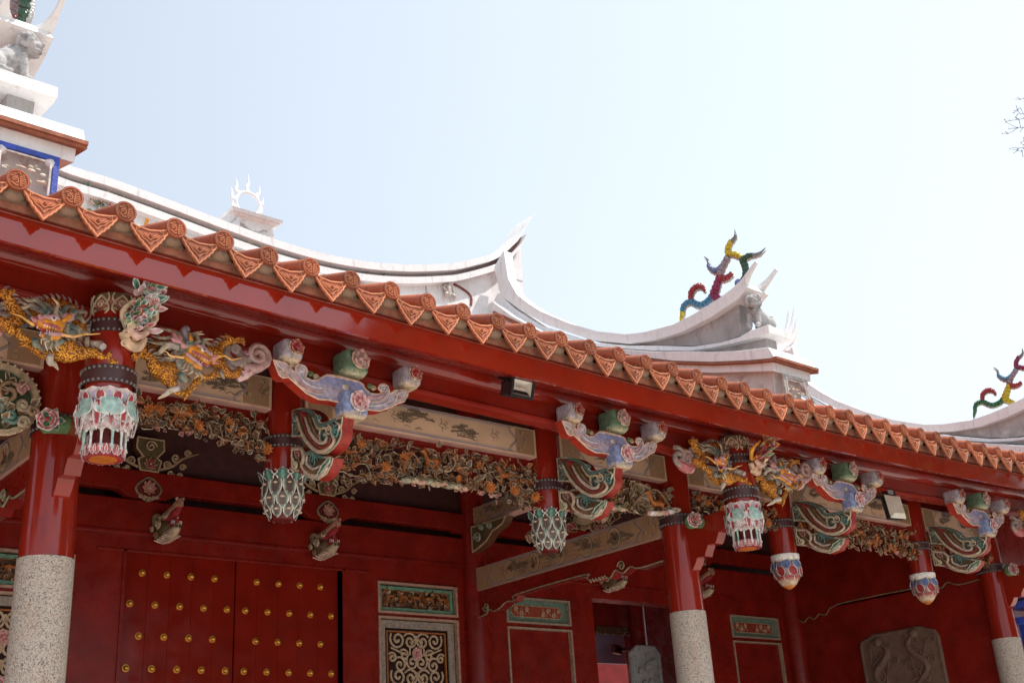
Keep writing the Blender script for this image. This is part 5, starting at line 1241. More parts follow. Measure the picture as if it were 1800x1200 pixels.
# swallow tail fan of the far main ridge
b = MB()
for k, (u, v, du, dv) in enumerate(((1360, 612, 26, -66), (1366, 614, 30, -74), (1372, 612, 28, -52), (1376, 616, 24, -36))):
    a = P(u, v, Y=14.2); c = P(u + du, v + dv, Y=14.2); m_ = (a + c) / 2 + V((.12, 0, -.12)); b.tube([a, m_, c], [.08, .055, .015], CREAM, 6, k=4)
pts = [P(u, v, Y=14.2) for u, v in ((1352, 625), (1372, 616), (1380, 600))]; b.tube(pts, [.12, .1, .06], CREAM, 8, k=3)
b.build('swallow_tail', 'plaster', S)
b = MB(); pts = [P(u, v, Y=13.2) for u, v in ((1392, 664), (1410, 682), (1432, 708))]; b.tube(pts, [.09, .07, .01], CREAM, 6, k=3); b.build('ridge_spike', 'cement', S)

# ================================================================== ornaments on the ridges
def porcelain_tail(dx, dz, label, cols, mir=False):
    f = lambda v: (V((14.5 - v.x, v.y, v.z)) if mir else V((v.x + dx, v.y, v.z + dz)))
    z3 = 3.634
    def q(a, c): return f(P(1170 + a / z3, 390 + c / z3, X=12.18))
    b = MB(); R_ = .062
    def chip(pts, r, c):
        sp = smooth([q(*p) for p in pts], 8); L = sum((sp[i + 1] - sp[i]).length for i in range(len(sp) - 1)); nc = max(2, int(L / .062)); fin = []; acc = 0.0; d = [0.0]
        for i in range(len(sp) - 1): d.append(d[-1] + (sp[i + 1] - sp[i]).length)
        rl = [(i / (len(r) - 1), x_ * .74) for i, x_ in enumerate(r)]
        N = nc * 6; path = []; rad = []
        for i in range(N + 1):
            t = i / N; dd = t * L; k = max(j for j in range(len(d)) if d[j] <= dd + 1e-9); k = min(k, len(sp) - 2); seg = d[k + 1] - d[k] or 1
            path.append(sp[k].lerp(sp[k + 1], (dd - d[k]) / seg)); rad.append(interp(rl, t) * (.84 + .26 * ((t * nc) % 1.0) ** .6 if i < N else .9))
        b.tube(path, rad, lambda t: mixc(c, INK, .45) if (t * nc) % 1.0 < .12 else c, 10, flat=1.0)
        b.tube([p + V((.05, .03, -.012)) for p in path[::3]], [x_ * 1.05 for x_ in rad[::3]], mixc(WHITE, GREY, .35), 8)
    c1, c2, c3, c4, c5, c6 = cols
    chip([(95, 640), (105, 590), (110, 570)], [.02, .04, .05], c1)
    chip([(105, 575), (118, 530), (160, 508), (215, 530), (265, 510), (300, 470)], [.05, .06, .065, .07], c2)
    chip([(160, 495), (165, 445), (200, 410), (235, 415), (250, 440)], [.055, .06, .06, .03], c3)
    chip([(370, 490), (330, 485), (310, 465), (325, 410), (345, 350)], [.03, .07, .09, .08, .07], c4)
    chip([(335, 325), (360, 360), (400, 350), (425, 325)], [.06, .065, .06, .045], c3)
    chip([(345, 345), (360, 290), (400, 220)], [.07, .06, .05], mixc(LILAC, GREY, .5))
    chip([(395, 215), (360, 280), (320, 310), (280, 290), (275, 270)], [.045, .055, .06, .04], mixc(c5, SLATE, .35))
    chip([(275, 270), (268, 240), (245, 222)], [.035, .02, .006], GREY)
    chip([(400, 215), (395, 180), (405, 145), (420, 115)], [.05, .06, .055, .04], c6)
    chip([(420, 125), (445, 90), (442, 50)], [.04, .03, .006], GREY)
    chip([(400, 205), (440, 205), (490, 230)], [.05, .055, .05], c6)
    chip([(485, 235), (510, 290), (508, 340), (490, 375)], [.06, .07, .065, .05], DGREEN)
    chip([(490, 240), (530, 215), (560, 210)], [.055, .055, .04], DGREEN)
    chip([(555, 212), (600, 200), (638, 165)], [.04, .03, .006], GREY)
    b.ball(q(465, 390), (.05, .06, .06), BLUE)
    b.tube([q(465, 395), q(450, 430), q(440, 470)], .03, GREY, 6)
    o = b.build('porcelain_tail', 'tile_glaze'); tag(o, label, 'roof ornament', 'porcelain cloud-tail ornaments on the sloping ridges'); return o
B3 = lin('4a86a6'); Y3 = lin('cdb21c'); R3 = lin('a03434'); M3 = lin('8c2450'); G3 = lin('2c6a3c')
porcelain_tail(0, 0, 'curling porcelain tail of blue, red, magenta and yellow chips on the ridge right of centre', (Y3, B3, R3, M3, BLUE, Y3))
porcelain_tail(8.13, -.12, 'curling porcelain tail of green, red and yellow chips at the right edge of the photo', (G3, G3, R3, Y3, B3, M3))
porcelain_tail(0, 0, 'green and red porcelain curl seen through the forked white tip at top left', (Y3, G3, R3, M3, BLUE, Y3), mir=True)

def lion(x, y, z, s, face, label):
    """guardian lion sitting lengthwise along X, face = +1 looks to +X, head turned to the viewer"""
    b = MB(); m = lambda a, d, h: V((x + face * a * s, y - d * s, z + h * s))
    c = CREAM
    b.tube([m(-.42, 0, .22), m(-.2, 0, .30), m(.05, 0, .48), m(.18, 0, .64)], [.17 * s, .23 * s, .21 * s, .17 * s], c, 12, k=3)      # trunk
    for d in (-.15, .15):
        b.tube([m(.14, d, .52), m(.2, d, .32), m(.22, d * 1.1, .10)], [.11 * s, .085 * s, .075 * s], c, 9, k=2); b.ball(m(.28, d * 1.1, .055), (.11 * s, .08 * s, .06 * s), c)
        b.ball(m(-.3, d * 1.25, .2), (.2 * s, .12 * s, .2 * s), c); b.tube([m(-.3, d * 1.4, .08), m(-.1, d * 1.5, .05), m(.0, d * 1.5, .05)], [.08 * s, .06 * s, .06 * s], c, 8)
    h = m(.26, .10, .80)
    b.ball(h, (.2 * s, .2 * s, .2 * s), c, 14, 10); ax = V((face * .8, -.6, 0)).normalized()
    b.ball(h + ax * .12 * s - ZA * .04 * s, (.14 * s, .14 * s, .08 * s), c); b.ball(h + ax * .13 * s - ZA * .15 * s, (.12 * s, .12 * s, .045 * s), c); b.ball(h + ax * .23 * s + ZA * .01 * s, (.06 * s, .06 * s, .04 * s), c)
    sd_ = V((-ax.y, ax.x, 0))
    for q in (-1, 1):
        b.ball(h + ax * .14 * s + sd_ * q * .08 * s + ZA * .07 * s, .05 * s, c); b.ball(h + ax * .02 * s + sd_ * q * .18 * s + ZA * .12 * s, (.05 * s, .05 * s, .07 * s), c)
        b.tube([h + ax * .16 * s + sd_ * q * .03 * s + ZA * .11 * s, h + ax * .1 * s + sd_ * q * .12 * s + ZA * .15 * s], .025 * s, c, 6)
    rr = random.Random(5)
    for k in range(46):   # mane curls down the neck
        q = rr.uniform(-2.3, 2.3); e = rr.uniform(-.4, .9)
        d = (-ax * cos(q) * .9 + sd_ * sin(q)) * cos(e) + ZA * (sin(e) - .25)
        b.ball(h + d.normalized() * .215 * s, .060 * s, c, 7, 5)
    for k in range(8): b.ball(m(-.02 - .05 * k + 0, .0, .74 - .055 * k), (.05 * s, .05 * s, .04 * s), c, 7, 5)
    for k in range(5):
        q = k * 1.25; b.tube([m(-.48, 0, .3), m(-.55, .06 * cos(q), .42), m(-.52 + .05 * sin(q), .09 * cos(q), .52)], [.07 * s, .06 * s, .03 * s], c, 7, k=2)
    b.ball(m(.34, -.12, .1), .09 * s, c)
    o = b.build('guardian_lion', 'stone'); rm = o.modifiers.new('remesh', 'REMESH'); rm.mode = 'VOXEL'; rm.voxel_size = .0085; rm.use_smooth_shade = True
    tag(o, label, 'lion statue', 'stone guardian lions on the ridge ends'); return o
LZ = ridge_copy_pts([(1337, 577)], .38)[0]
lion(12.18, LZ[0] + .05, LZ[1] + .0, .48, -1, 'small pale stone lion sitting on the ridge step right of centre')
lion(14.5 - 12.26, LZ[0] + .05, LZ[1] + .10, .47, 1, 'pale stone lion in profile at the top left corner, below a forked ridge tip')
lion(12.18 + 8.13, LZ[0] + .05, LZ[1] - .12, .44, -1, 'stone lion on the far hall ridge, just outside the right edge')

# flaming jewel on its pedestal, centre of main ridge
J = thing('flame_ornament', 'white ring with flame tongues on a flared pedestal at the middle of the ridge', 'roof ornament', (7.3, YW + .15, 10.1))
J.location.z = 9.97; J.scale = (.82, .82, .82)
def jb(b, x0, x1, y0, y1, z0, z1): b.box(x0, x1, y0, y1, z0, z1)
b = MB(); jb(b, -.33, .33, -.2, .2, -.1, .20)
for sg in (1, -1):
    b.tube([V((sg * .20, -.27, .22)), V((sg * .33, -.28, .16)), V((sg * .34, -.28, .05)), V((sg * .40, -.28, .02))], [.03, .04, .05, .03], CREAM, 8, k=3)
ap = [(-.36, .24), (-.30, .13), (-.2, .12), (-.1, .05), (0, .03), (.1, .05), (.2, .12), (.30, .13), (.36, .24)]
b.plate(ap, lambda a, z, c: (a, -.26 - c, z), -.03, .02, CREAM, bev=.006)
b.hexa([(-.38, -.28, .20), (.38, -.28, .20), (.38, .25, .20), (-.38, .25, .20), (-.46, -.36, .25), (.46, -.36, .25), (.46, .33, .25), (-.46, .33, .25)], CREAM)
b.hexa([(-.50, -.40, .27), (.50, -.40, .27), (.50, .36, .27), (-.50, .36, .27), (-.52, -.42, .33), (.52, -.42, .33), (.52, .38, .33), (-.52, .38, .33)], CREAM)
b.box(-.47, .47, -.37, .34, .25, .27)
b.build('pedestal', 'plaster', J, sharp=30)
b = MB(); b.box(-.36, .36, -.285, -.262, .205, .225, mixc(ROSE, BROWN, .6)); b.build('painted_line', 'paint', J)
b = MB(); R0 = .245; cz_ = .72; n = 28
b.tube([V((R0 * cos(2 * pi * i / n), 0, cz_ + R0 * sin(2 * pi * i / n))) for i in range(n + 1)], .034, CREAM, 8)
for q, L, bend in ((pi / 2, .34, .25), (pi / 2 + .75, .30, .3), (pi / 2 - .75, .26, -.3), (pi / 2 + 1.35, .26, .6), (pi / 2 - 1.35, .20, -.5), (pi / 2 + 1.95, .22, .9), (pi / 2 - 1.9, .18, -.8), (pi / 2 + 2.5, .16, .9), (pi / 2 - 2.5, .18, -1.0)):
    d = V((cos(q), 0, sin(q))); o = V((0, 0, cz_)) + d * R0; t_ = V((-d.z, 0, d.x)); up_ = (d + ZA * .7).normalized()
    b.tube([o - d * .01, o + d * L * .30 + t_ * .03, o + d * L * .35 + ZA * L * .3 - t_ * .01, o + d * L * .45 + ZA * L * .75 + t_ * .015], [.055, .042, .024, .004], CREAM, 8, k=3, flat=.6)
for x_ in (-.1, -.03, .05): b.ball((x_, -.03, .37), .04, CREAM, 7, 5)
b.build('flame_ring', 'plaster', J)

# ================================================================== dragons around the basket posts
GS = lambda t: mixc(GOLD, ORANGE, .25)
FL = mixc(mixc(SLATE, TAN, .35), PINK, .12); FLd = mixc(SLATE, BROWN, .5)
def grad(a, z): return lambda t: mixc(a, z, min(1, t * 1.15))
def head(b, o, fd, S):
    rr = random.Random(3); f = V((fd[0], -.55, fd[1])).normalized(); u = V((-fd[1], 0, fd[0])); u = u if u.z > 0 else -u
    u = (u - f * u.dot(f)).normalized(); r = f.cross(u)
    m = lambda a, h, d=0: o + f * a * S + u * h * S + r * d * S
    YG = mixc(GOLD, ORANGE, .35); LP = mixc(LILAC, PINK, .4)
    b.tube([m(-.12, .0), m(-.04, .02), m(.05, .015), m(.13, .0)], [.05, .07, .055, .045], YG, 12, k=3)
    for d in (-1, 1):
        b.tube([m(-.05, .055, d * .03), m(.02, .07, d * .042), m(.09, .05, d * .038), m(.15, .045, d * .022)], [.018, .024, .018, .012], LP, 8, k=3)      # brow ridge
        for k in range(6): b.ball(m(-.03 + .03 * k, .088 - .006 * k, d * .035), .011, CREAM, 6, 4)
        b.ball(m(.045, .045, d * .052), .021, WHITE, 9, 6); b.ball(m(.055, .045, d * .066), .011, INK, 7, 5)
        b.ball(m(.155, .03, d * .028), .024, mixc(ROSE, PINK, .6), 8, 6); b.spiral(m(.17, .035, d * .035), f, u, .018, 1.2, PINK, .006)
        b.tube([m(-.02, -.02, d * .055), m(.06, -.012, d * .05), m(.14, -.01, d * .035)], [.012, .014, .009], mixc(ROSE, PINK, .3), 7, k=2)              # upper lip
        b.tube([m(-.05, -.055, d * .045), m(.03, -.075, d * .045), m(.11, -.085, d * .022)], [.016, .016, .012], LP, 7, k=2)                              # lower lip
        for k in range(5):
            b.tube([m(.02 + .027 * k, -.015, d * (.05 - .004 * k)), m(.022 + .027 * k, -.038, d * (.05 - .004 * k))], [.008, .0015], WHITE, 5)
            b.tube([m(.0 + .024 * k, -.066, d * (.045 - .004 * k)), m(.002 + .024 * k, -.048, d * (.045 - .004 * k))], [.007, .0015], WHITE, 5)
        for k in range(6):      # frilled cheek
            q_ = 2.1 + k * .42; dd = (f * cos(q_) + u * sin(q_)).normalized()
            b.petal(m(-.06, -.02, d * .06), dd, r.cross(dd) * 1.0 if True else r, r * d, .10 * S, .022 * S, (mixc(CREAM, FL, .4), FL, DGREEN), shape='leaf', ns=5, nt_=5, thick=.004)
        b.tube([m(-.05, .05, d * .05), m(-.10, .09, d * .075), m(-.13, .12, d * .08)], [.018, .016, .003], YG, 6, k=2)     # ear
    b.tube([m(-.08, -.05), m(.0, -.075), m(.07, -.095), m(.12, -.10)], [.04, .036, .026, .012], YG, 9, k=2)
    b.tube([m(-.04, -.035), m(.04, -.045), m(.10, -.055), m(.15, -.035)], [.026, .022, .014, .004], ROSE, 8, k=2)
    b.ball(m(.12, .03), (.035, .035, .03), mixc(YG, PINK, .4), 9, 6)
    for k in range(7):          # beard and flame mane
        q_ = -2.6 + k * .28; dd = f * cos(q_) + u * sin(q_); p0 = m(-.03 + .02 * k, -.08, rr.uniform(-.03, .03)); w = dd.cross(r)
        b.tube([p0, p0 + dd * .05 + w * .015, p0 + dd * .09 - w * .012, p0 + dd * .13 + w * .01], [.013, .013, .008, .002], grad((FLd, mixc(DGREEN, SLATE, .4))[k % 2], CREAM), 6, k=3)
    for k in range(15):
        q_ = 1.2 + k * .22; L = rr.uniform(.10, .20); dd = (f * cos(q_) + u * sin(q_)).normalized(); w = dd.cross(r); d = rr.uniform(-.06, .06)
        p0 = m(-.07, .03, d) + dd * .03
        b.tube([p0, p0 + dd * L * .4 + w * .03, p0 + dd * L * .75 - w * .03, p0 + dd * L * 1.1 + w * .02], [.019, .018, .012, .002], grad((FL, FLd, mixc(BROWN, INK, .3), mixc(DGREEN, SLATE, .4))[k % 4], mixc(CREAM, TAN, .3)), 7, k=3)
    for k in range(5): b.spiral(m(-.10 + rr.uniform(-.03, .03), rr.uniform(-.08, .08), rr.uniform(-.06, .08)), f, u, .032, 1.4, (FL, mixc(FL, TEAL, .4), mixc(TAN, BROWN, .3))[k % 3], .011)
def dragon(paths, ox, oy, sc, root, yoff=0.0, cx=0.0):
    """paths traced on the carving's own plane Y = 8.78"""
    def q(a, c, d=0.0):
        p = P(ox + a / sc, oy + c / sc, Y=8.80); return V((p.x - cx, -d, p.z))
    for name, mat, items in paths:
        b = MB()
        if mat == 'head':
            head(b, q(*items[0]), items[1], items[2]); b.build(name, 'paint', root); continue
        for it in items:
            k_, pts, r, c = it[:4]
            if k_ == 't':
                if mat == 'gold': r = [x_ * .80 for x_ in r]
                b.tube([q(*p) for p in pts], r, c, it[4] if len(it) > 4 else 8, k=4)
                if mat == 'gold' and max(r) > .045:   # grey fins along the back
                    sp_ = smooth([q(*p) for p in pts], 5)
                    for ii in range(2, len(sp_) - 2, 2):
                        tt = (sp_[ii + 1] - sp_[ii - 1]).normalized(); nn_ = V((-tt.z, -.25, tt.x)); nn_ = nn_ if nn_.z > 0 else V((-nn_.x, nn_.y, -nn_.z))
                        rr_ = interp([(a_ / (len(r) - 1), b_) for a_, b_ in enumerate(r)], ii / len(sp_)); o2 = sp_[ii] + nn_ * rr_ * .85
                        b.mi = 1; b.tube([o2, o2 + nn_ * .028 - tt * .012, o2 + nn_ * .045 - tt * .035], [.014, .010, .002], FL, 5); b.mi = 0
            elif k_ == 'b': b.ball(q(*pts), r, c, 12, 8)
            elif k_ == 's': b.spiral(q(*pts), XA, ZA, r, it[4], c, it[5], n=7, start=it[6] if len(it) > 6 else 0)
            elif k_ == 'claw':
                o = q(*pts)
                for (da, dc) in r:
                    e = q(pts[0] + da, pts[1] + dc, pts[2] + .02); m_ = (o + e) / 2 + V((0, -.03, .01)); b.tube([o, m_, e], [.026, .020, .004], c, 7, k=3)
        b.build(name, [mat, 'paint'], root)
    return q
G_ = GOLD; GO = mixc(GOLD, ORANGE, .35); GD = mixc(ORANGE, BROWN, .3)
def tend(*pts, r=.02, c=None): return ('t', [p + (.17 - .05 * i,) if len(p) == 2 else p for i, p in enumerate(pts)], [r * .85, r * .95, r * .7, r * .15], grad(c or (FLd, mixc(DGREEN, SLATE, .5), FL)[len(pts) % 3], CREAM), 7)
DR = [('dragon_body', 'gold', [
        ('t', [(330, 600, .05), (380, 600, .08), (440, 590, .06), (480, 560, .02)], [.08, .125, .12, .07], GO, 14),
        ('t', [(360, 590, .05), (270, 520, .07), (215, 440, .08), (150, 410, .07)], [.10, .075, .05, .038], G_, 12),
        ('t', [(150, 415, .07), (90, 415, .1), (50, 440, .1)], [.04, .045, .035], G_, 10),
        ('claw', (60, 440, .1), [(-60, 10), (-55, 35), (-40, 55), (-10, 60)], GO), ('t', [(140, 410, .08), (155, 350, .1), (148, 285, .1)], [.035, .022, .003], GO),
        ('t', [(400, 650, .07), (440, 710, .08), (480, 770, .08), (530, 810, .08), (600, 820, .09)], [.075, .062, .05, .04, .04], G_, 12),
        ('claw', (600, 820, .09), [(100, -160), (140, -150), (155, -130), (-40, 85), (30, 20)], G_),
        ('t', [(720, 340, .0), (790, 390, .03), (880, 410, .05), (950, 400, .04)], [.05, .10, .11, .09], G_, 14), ('t', [(940, 400, .04), (970, 320, .05), (1030, 270, .06), (1110, 260, .06)], [.075, .05, .04, .035], G_, 10),
        ('claw', (1110, 262, .06), [(110, -10), (110, 20), (110, 50), (-150, -40)], GO),
        ('t', [(880, 430, .05), (940, 490, .07), (990, 560, .08), (1060, 615, .08), (1140, 600, .07), (1165, 545, .05), (1120, 520, .03), (1080, 540, .02)], [.09, .08, .06, .05, .048, .04, .03, .015], GO, 12),
        ('t', [(700, 640, .1), (780, 655, .1), (850, 645, .1), (900, 590, .1)], [.03, .035, .03, .008], G_), ('claw', (850, 645, .1), [(80, 20), (60, -50), (90, -10)], G_),
        ('t', [(250, 340, .0), (330, 270, .01), (420, 300, .01)], [.03, .06, .05], GD, 10), ('t', [(240, 290, -.02), (280, 340, .0), (330, 400, .0), (400, 440, .0)], [.05, .06, .06, .05], GD, 10)]),
      ('dragon_head', 'head', ((650, 450, .17), (.80, -.50), 1.0)),
      ('horns_and_mane', 'paint', [
        ('t', [(560, 370, .15), (500, 330, .15), (450, 250, .14), (440, 185, .12)], [.04, .035, .028, .01], PINK, 8), ('t', [(480, 320, .15), (430, 280, .15), (400, 262, .14)], [.025, .02, .006], PINK), ('t', [(500, 310, .15), (500, 260, .15), (485, 235, .15)], [.025, .02, .006], PINK),
        ('t', [(600, 300, .12), (570, 230, .12), (560, 170, .12), (590, 150, .12), (610, 180, .12)], [.035, .03, .03, .02, .008], mixc(LILAC, SLATE, .5)),
        tend((560, 330), (510, 220), (420, 150), (320, 108)), tend((540, 340), (470, 250), (350, 235), (270, 190)), tend((500, 350), (400, 310), (300, 290), (215, 245)), tend((640, 310), (650, 230), (600, 165), (660, 175), r=.018),
        tend((690, 330), (760, 270), (850, 300), (965, 268)), tend((700, 350), (740, 280), (800, 330), (945, 300), r=.016), tend((620, 300), (700, 240), (690, 190), (735, 205), r=.022, c=FLd), tend((480, 380), (380, 330), (320, 390), (230, 400), r=.03, c=mixc(FL, WHITE, .3)), tend((500, 420), (430, 480), (340, 470), (280, 440)),
        tend((480, 490), (500, 590), (600, 600), (650, 570), r=.028), tend((480, 640), (560, 690), (640, 670), (650, 610), r=.03), tend((480, 800), (420, 800), (380, 830), (335, 850), r=.028, c=mixc(FL, WHITE, .45)),
        tend((900, 610), (960, 650), (1010, 655), r=.02), tend((470, 520), (470, 460), (420, 420), (440, 380), r=.025, c=mixc(FL, PINK, .4)),
        ('t', [(510, 490, .2), (430, 480, .2), (370, 470, .2), (330, 430, .2), (280, 420, .2)], [.012, .010, .006, .003], mixc(GOLD, CREAM, .4), 6), ('t', [(790, 550, .24), (840, 500, .25), (920, 485, .24), (1000, 515, .22), (1120, 485, .2)], [.013, .011, .008, .003], mixc(GOLD, CREAM, .2), 6)]),
      ('cloud_scrolls', 'paint', [
        ('t', [(1080, 300, .02), (1040, 380, .03), (1080, 470, .03), (1170, 490, .03), (1220, 430, .03), (1160, 370, .02)], [.03, .045, .055, .06, .05, .02], FL, 10), ('s', (1135, 345, .05), .045, FL, 1.6, .018), ('t', [(1190, 420, .0), (1280, 440, .0), (1370, 400, .0)], [.05, .06, .03], FL, 9),
        ('s', (1380, 400, .04), .12, mixc(FL, PINK, .3), 1.7, .028, -1.2), ('t', [(1240, 510, .02), (1320, 540, .03), (1420, 510, .02), (1460, 430, .02), (1420, 360, .02)], [.04, .05, .045, .04, .02], mixc(FL, PINK, .4), 10),
        ('t', [(1180, 640, .0), (1250, 600, .02), (1330, 560, .02)], [.03, .045, .03], mixc(PINK, WHITE, .3), 8), ('s', (1280, 560, .04), .04, PINK, 1.3, .02), ('s', (1210, 610, .04), .035, mixc(PINK, WHITE, .4), 1.3, .018), ('t', [(1200, 370, .01), (1280, 390, .02), (1250, 350, .02)], [.03, .03, .01], mixc(PINK, SLATE, .3)),
        ('t', [(1040, 560, .0), (1080, 530, .01), (1120, 570, .0)], [.02, .03, .02], LILAC)])]
DL = [('dragon_body', 'gold', [
        ('t', [(480, 700, .05), (560, 680, .08), (640, 690, .09), (720, 690, .09), (850, 690, .09), (930, 720, .09), (980, 760, .1)], [.06, .11, .10, .075, .055, .042, .035], G_, 14),
        ('claw', (985, 765, .1), [(115, 85), (95, 115), (75, 125), (0, -80), (50, 110)], G_),
        ('t', [(540, 640, .08), (600, 640, .1), (640, 660, .09)], [.08, .10, .08], GO, 12),
        ('t', [(460, 700, .05), (400, 700, .06), (340, 680, .07), (260, 640, .08)], [.06, .05, .035, .03], G_, 10), ('claw', (250, 635, .08), [(-110, -30), (-110, 0), (-100, -38), (120, 120)], GO),
        ('t', [(150, 340, .02), (130, 300, .03), (90, 210, .04), (40, 130, .05), (-20, 100, .05)], [.12, .10, .06, .045, .04], G_, 14), ('claw', (40, 125, .05), [(80, -20), (-60, -30), (-70, 0)], GO),
        ('t', [(-60, 360, .05), (20, 420, .08), (90, 400, .08), (150, 340, .05)], [.05, .075, .07, .08], GO, 12), ('t', [(80, 460, .1), (140, 540, .12), (200, 570, .12), (270, 600, .1)], [.03, .04, .032, .02], G_, 8), ('claw', (100, 470, .1), [(-90, 10), (-80, 50), (-60, 80), (30, 60)], G_),
        ('t', [(200, 230, -.01), (320, 240, .0), (400, 240, .0), (500, 225, .0), (600, 240, .0), (700, 290, .0), (750, 370, .0), (760, 450, .0), (790, 520, .0)], [.06, .075, .09, .10, .10, .09, .08, .075, .05], mixc(GOLD, ORANGE, .6), 14)]),
      ('dragon_head', 'head', ((430, 480, .17), (-1, -.12), 1.0)),
      ('horns_and_mane', 'paint', [
        ('t', [(520, 400, .15), (570, 400, .15), (640, 350, .14), (660, 310, .13)], [.04, .036, .03, .01], mixc(PINK, CREAM, .3), 8), ('t', [(560, 400, .15), (560, 350, .15), (550, 320, .14)], [.026, .022, .006], PINK), ('t', [(600, 380, .15), (600, 340, .15)], [.022, .006], PINK), ('t', [(640, 350, .14), (650, 400, .14)], [.022, .006], PINK),
        ('s', (440, 370, .15), .075, FL, 1.2, .022), tend((370, 350), (290, 280), (230, 230), (155, 145)), tend((380, 330), (310, 210), (250, 190), (200, 130)), tend((400, 330), (420, 260), (350, 200), (390, 160), r=.024), tend((530, 340), (580, 270), (660, 250), (745, 225), r=.024),
        tend((640, 380), (720, 370), (770, 390), (835, 350)), tend((620, 330), (720, 310), (780, 290), (828, 285)), tend((560, 440), (700, 470), (760, 480), (835, 468)), tend((600, 470), (680, 480), (740, 540), (760, 560), r=.028), tend((620, 500), (640, 590), (700, 600), (740, 590), r=.03), tend((540, 590), (500, 620), (420, 630), (350, 590), r=.028),
        tend((260, 590), (300, 640), (380, 670), (470, 650), r=.028), tend((410, 740), (430, 790), (490, 790), (550, 825), r=.03, c=mixc(FL, WHITE, .3)), tend((910, 660), (900, 620), (840, 590), (835, 535), r=.035, c=mixc(FL, WHITE, .2)), tend((300, 300), (250, 250), (180, 260), (120, 200), r=.02, c=FLd), tend((760, 560), (780, 600), (820, 620), r=.02),
        ('s', (215, 385, .05), .06, FLd, 1.3, .02), ('s', (290, 385, .05), .05, mixc(TAN, BROWN, .3), 1.3, .018),
        ('t', [(500, 560, .2), (620, 580, .21), (720, 555, .2), (800, 550, .19), (880, 540, .18)], [.013, .011, .008, .003], mixc(GOLD, CREAM, .4), 6), ('t', [(240, 470, .2), (180, 440, .21), (120, 390, .2), (40, 360, .19)], [.013, .010, .003], mixc(GOLD, CREAM, .2), 6)]),
      ('cloud_scrolls', 'paint', [('s', (-150, 330, .03), .11, mixc(FL, PINK, .3), 1.6, .028, 0), ('s', (-330, 300, .03), .13, FL, -1.6, .03, 2), ('t', [(-60, 420, .0), (-150, 470, .02), (-280, 420, .02), (-400, 300, .0)], [.05, .06, .06, .03], mixc(ROSE, PINK, .4), 9), ('t', [(-60, 250, .0), (-150, 230, .0), (-230, 260, .02)], [.04, .05, .03], GO, 9),
        ('s', (20, 260, .02), .07, FL, 1.5, .02), ('s', (40, 320, .02), .05, FL, -1.4, .02), ('t', [(-200, 420, .02), (-100, 500, .02), (0, 470, .02)], [.03, .04, .02], PINK, 8)])]
def make_dragon(paths, ox, oy, sc, label):
    r = thing('carved_dragon', label, 'dragon carving', (C1, 8.80, 0), 'gilded dragons beside the basket posts')
    dragon(paths, ox, oy, sc, r, cx=C1); return r
dr = make_dragon(DR, 220, 560, 6.0, 'gilded carved dragon right of the nearest basket post, one claw on the post')
dl = make_dragon(DL, 0, 500, 5.4545, 'gilded carved dragon at the left edge, its paw reaching the nearest basket post')
def copy_thing(o, dx, label):
    c = o.copy(); COL.objects.link(c); c.location = o.location + V((dx, 0, 0)); c['label'] = label
    for ch in list(o.children):
        d = ch.copy(); COL.objects.link(d); d.parent = c
    return c
copy_thing(dl, C2 - C1 + .02, 'gilded carved dragon left of the second basket post, beside the middle of the photo')
copy_thing(dr, C2 - C1 + .02, 'gilded carved dragon right of the second basket post, half hidden behind it')
copy_thing(dl, C3 - C1 + .02, 'gilded carved dragon at the far right edge under the eave')

# ---- carved immortal and phoenix heads projecting from the post tops
def post_figure(x, variant, label):
    b = MB(); o = V((x, 8.66, 5.42)); rr = random.Random(variant)
    up = V((0, -.62, .78)).normalized(); sd_ = XA; nr = V((0, -.78, -.62)).normalized()
    m = lambda a, h, d=0: o + sd_ * a + up * h + nr * d
    b.tube([m(-.10, .06, .02), m(-.03, -.02, .06), m(.05, -.03, .06), m(.10, .05, .02)], [.035, .045, .045, .02], mixc(PEACH, CREAM, .5), 9, k=3); b.tube([m(-.08, .12, .06), m(0, .07, .10), m(.09, .11, .06)], [.025, .035, .02], mixc(PINK, CREAM, .5), 8, k=3)
    for k in range(6): b.spiral(m(rr.uniform(-.09, .09), rr.uniform(-.02, .16), .08), sd_, up, rr.uniform(.025, .04), 1.4 * (-1) ** k, mixc(CREAM, PEACH, rr.random()), .012)
    b.tube([m(0, .05), m(-.02, .2, .03), m(.0, .38, .03), m(.02, .48, .02)], [.06, .05, .045, .03], (ROSE, mixc(ROSE, ORANGE, .3))[variant % 2], 10, k=3)
    for k in range(75):
        h = rr.uniform(.1, .5); a = rr.uniform(-.09, .09); d = (up * rr.uniform(.2, 1) + sd_ * rr.uniform(-.7, .7) + nr * rr.uniform(.1, .5)).normalized()
        w_ = d.cross(nr).normalized(); b.petal(m(a, h, .05), d, w_, nr, rr.uniform(.08, .15), .03, rr.choice(((WHITE, TEAL, DGREEN), (WHITE, PINK, ROSE), (WHITE, LILAC, PINK), (CREAM, GREEN, DGREEN))) if variant == 1 else rr.choice(((GOLD, ORANGE, BROWN), (PINK, ROSE, DRED), (CREAM, GREEN, DGREEN))), curl=.02, thick=.004, ns=4, nt_=5, shape='leaf')
    b.flower(m(0, .48, .07), nr + up * .5, .085, (WHITE, mixc(TEAL, WHITE, .4), PINK) if variant == 1 else (PINK, ROSE, ROSE), 6, 2, PINK); b.flower(m(.05, .38, .09), nr, .05, (WHITE, PINK, ROSE), 6, 2, PINK)
    for sg in (1, -1): b.tube([m(sg * .07, .1, .0), m(sg * .14, .22, .0), m(sg * .08, .36, .02)], [.03, .028, .01], mixc(CREAM, TAN, .5) if variant == 1 else GOLD, 7, k=3)
    return b.build('post_figure', 'paint', T)
post_figure(C1 + .12, 1, ''); post_figure(C2 + .12, 2, ''); post_figure(C3 + .12, 1, '')

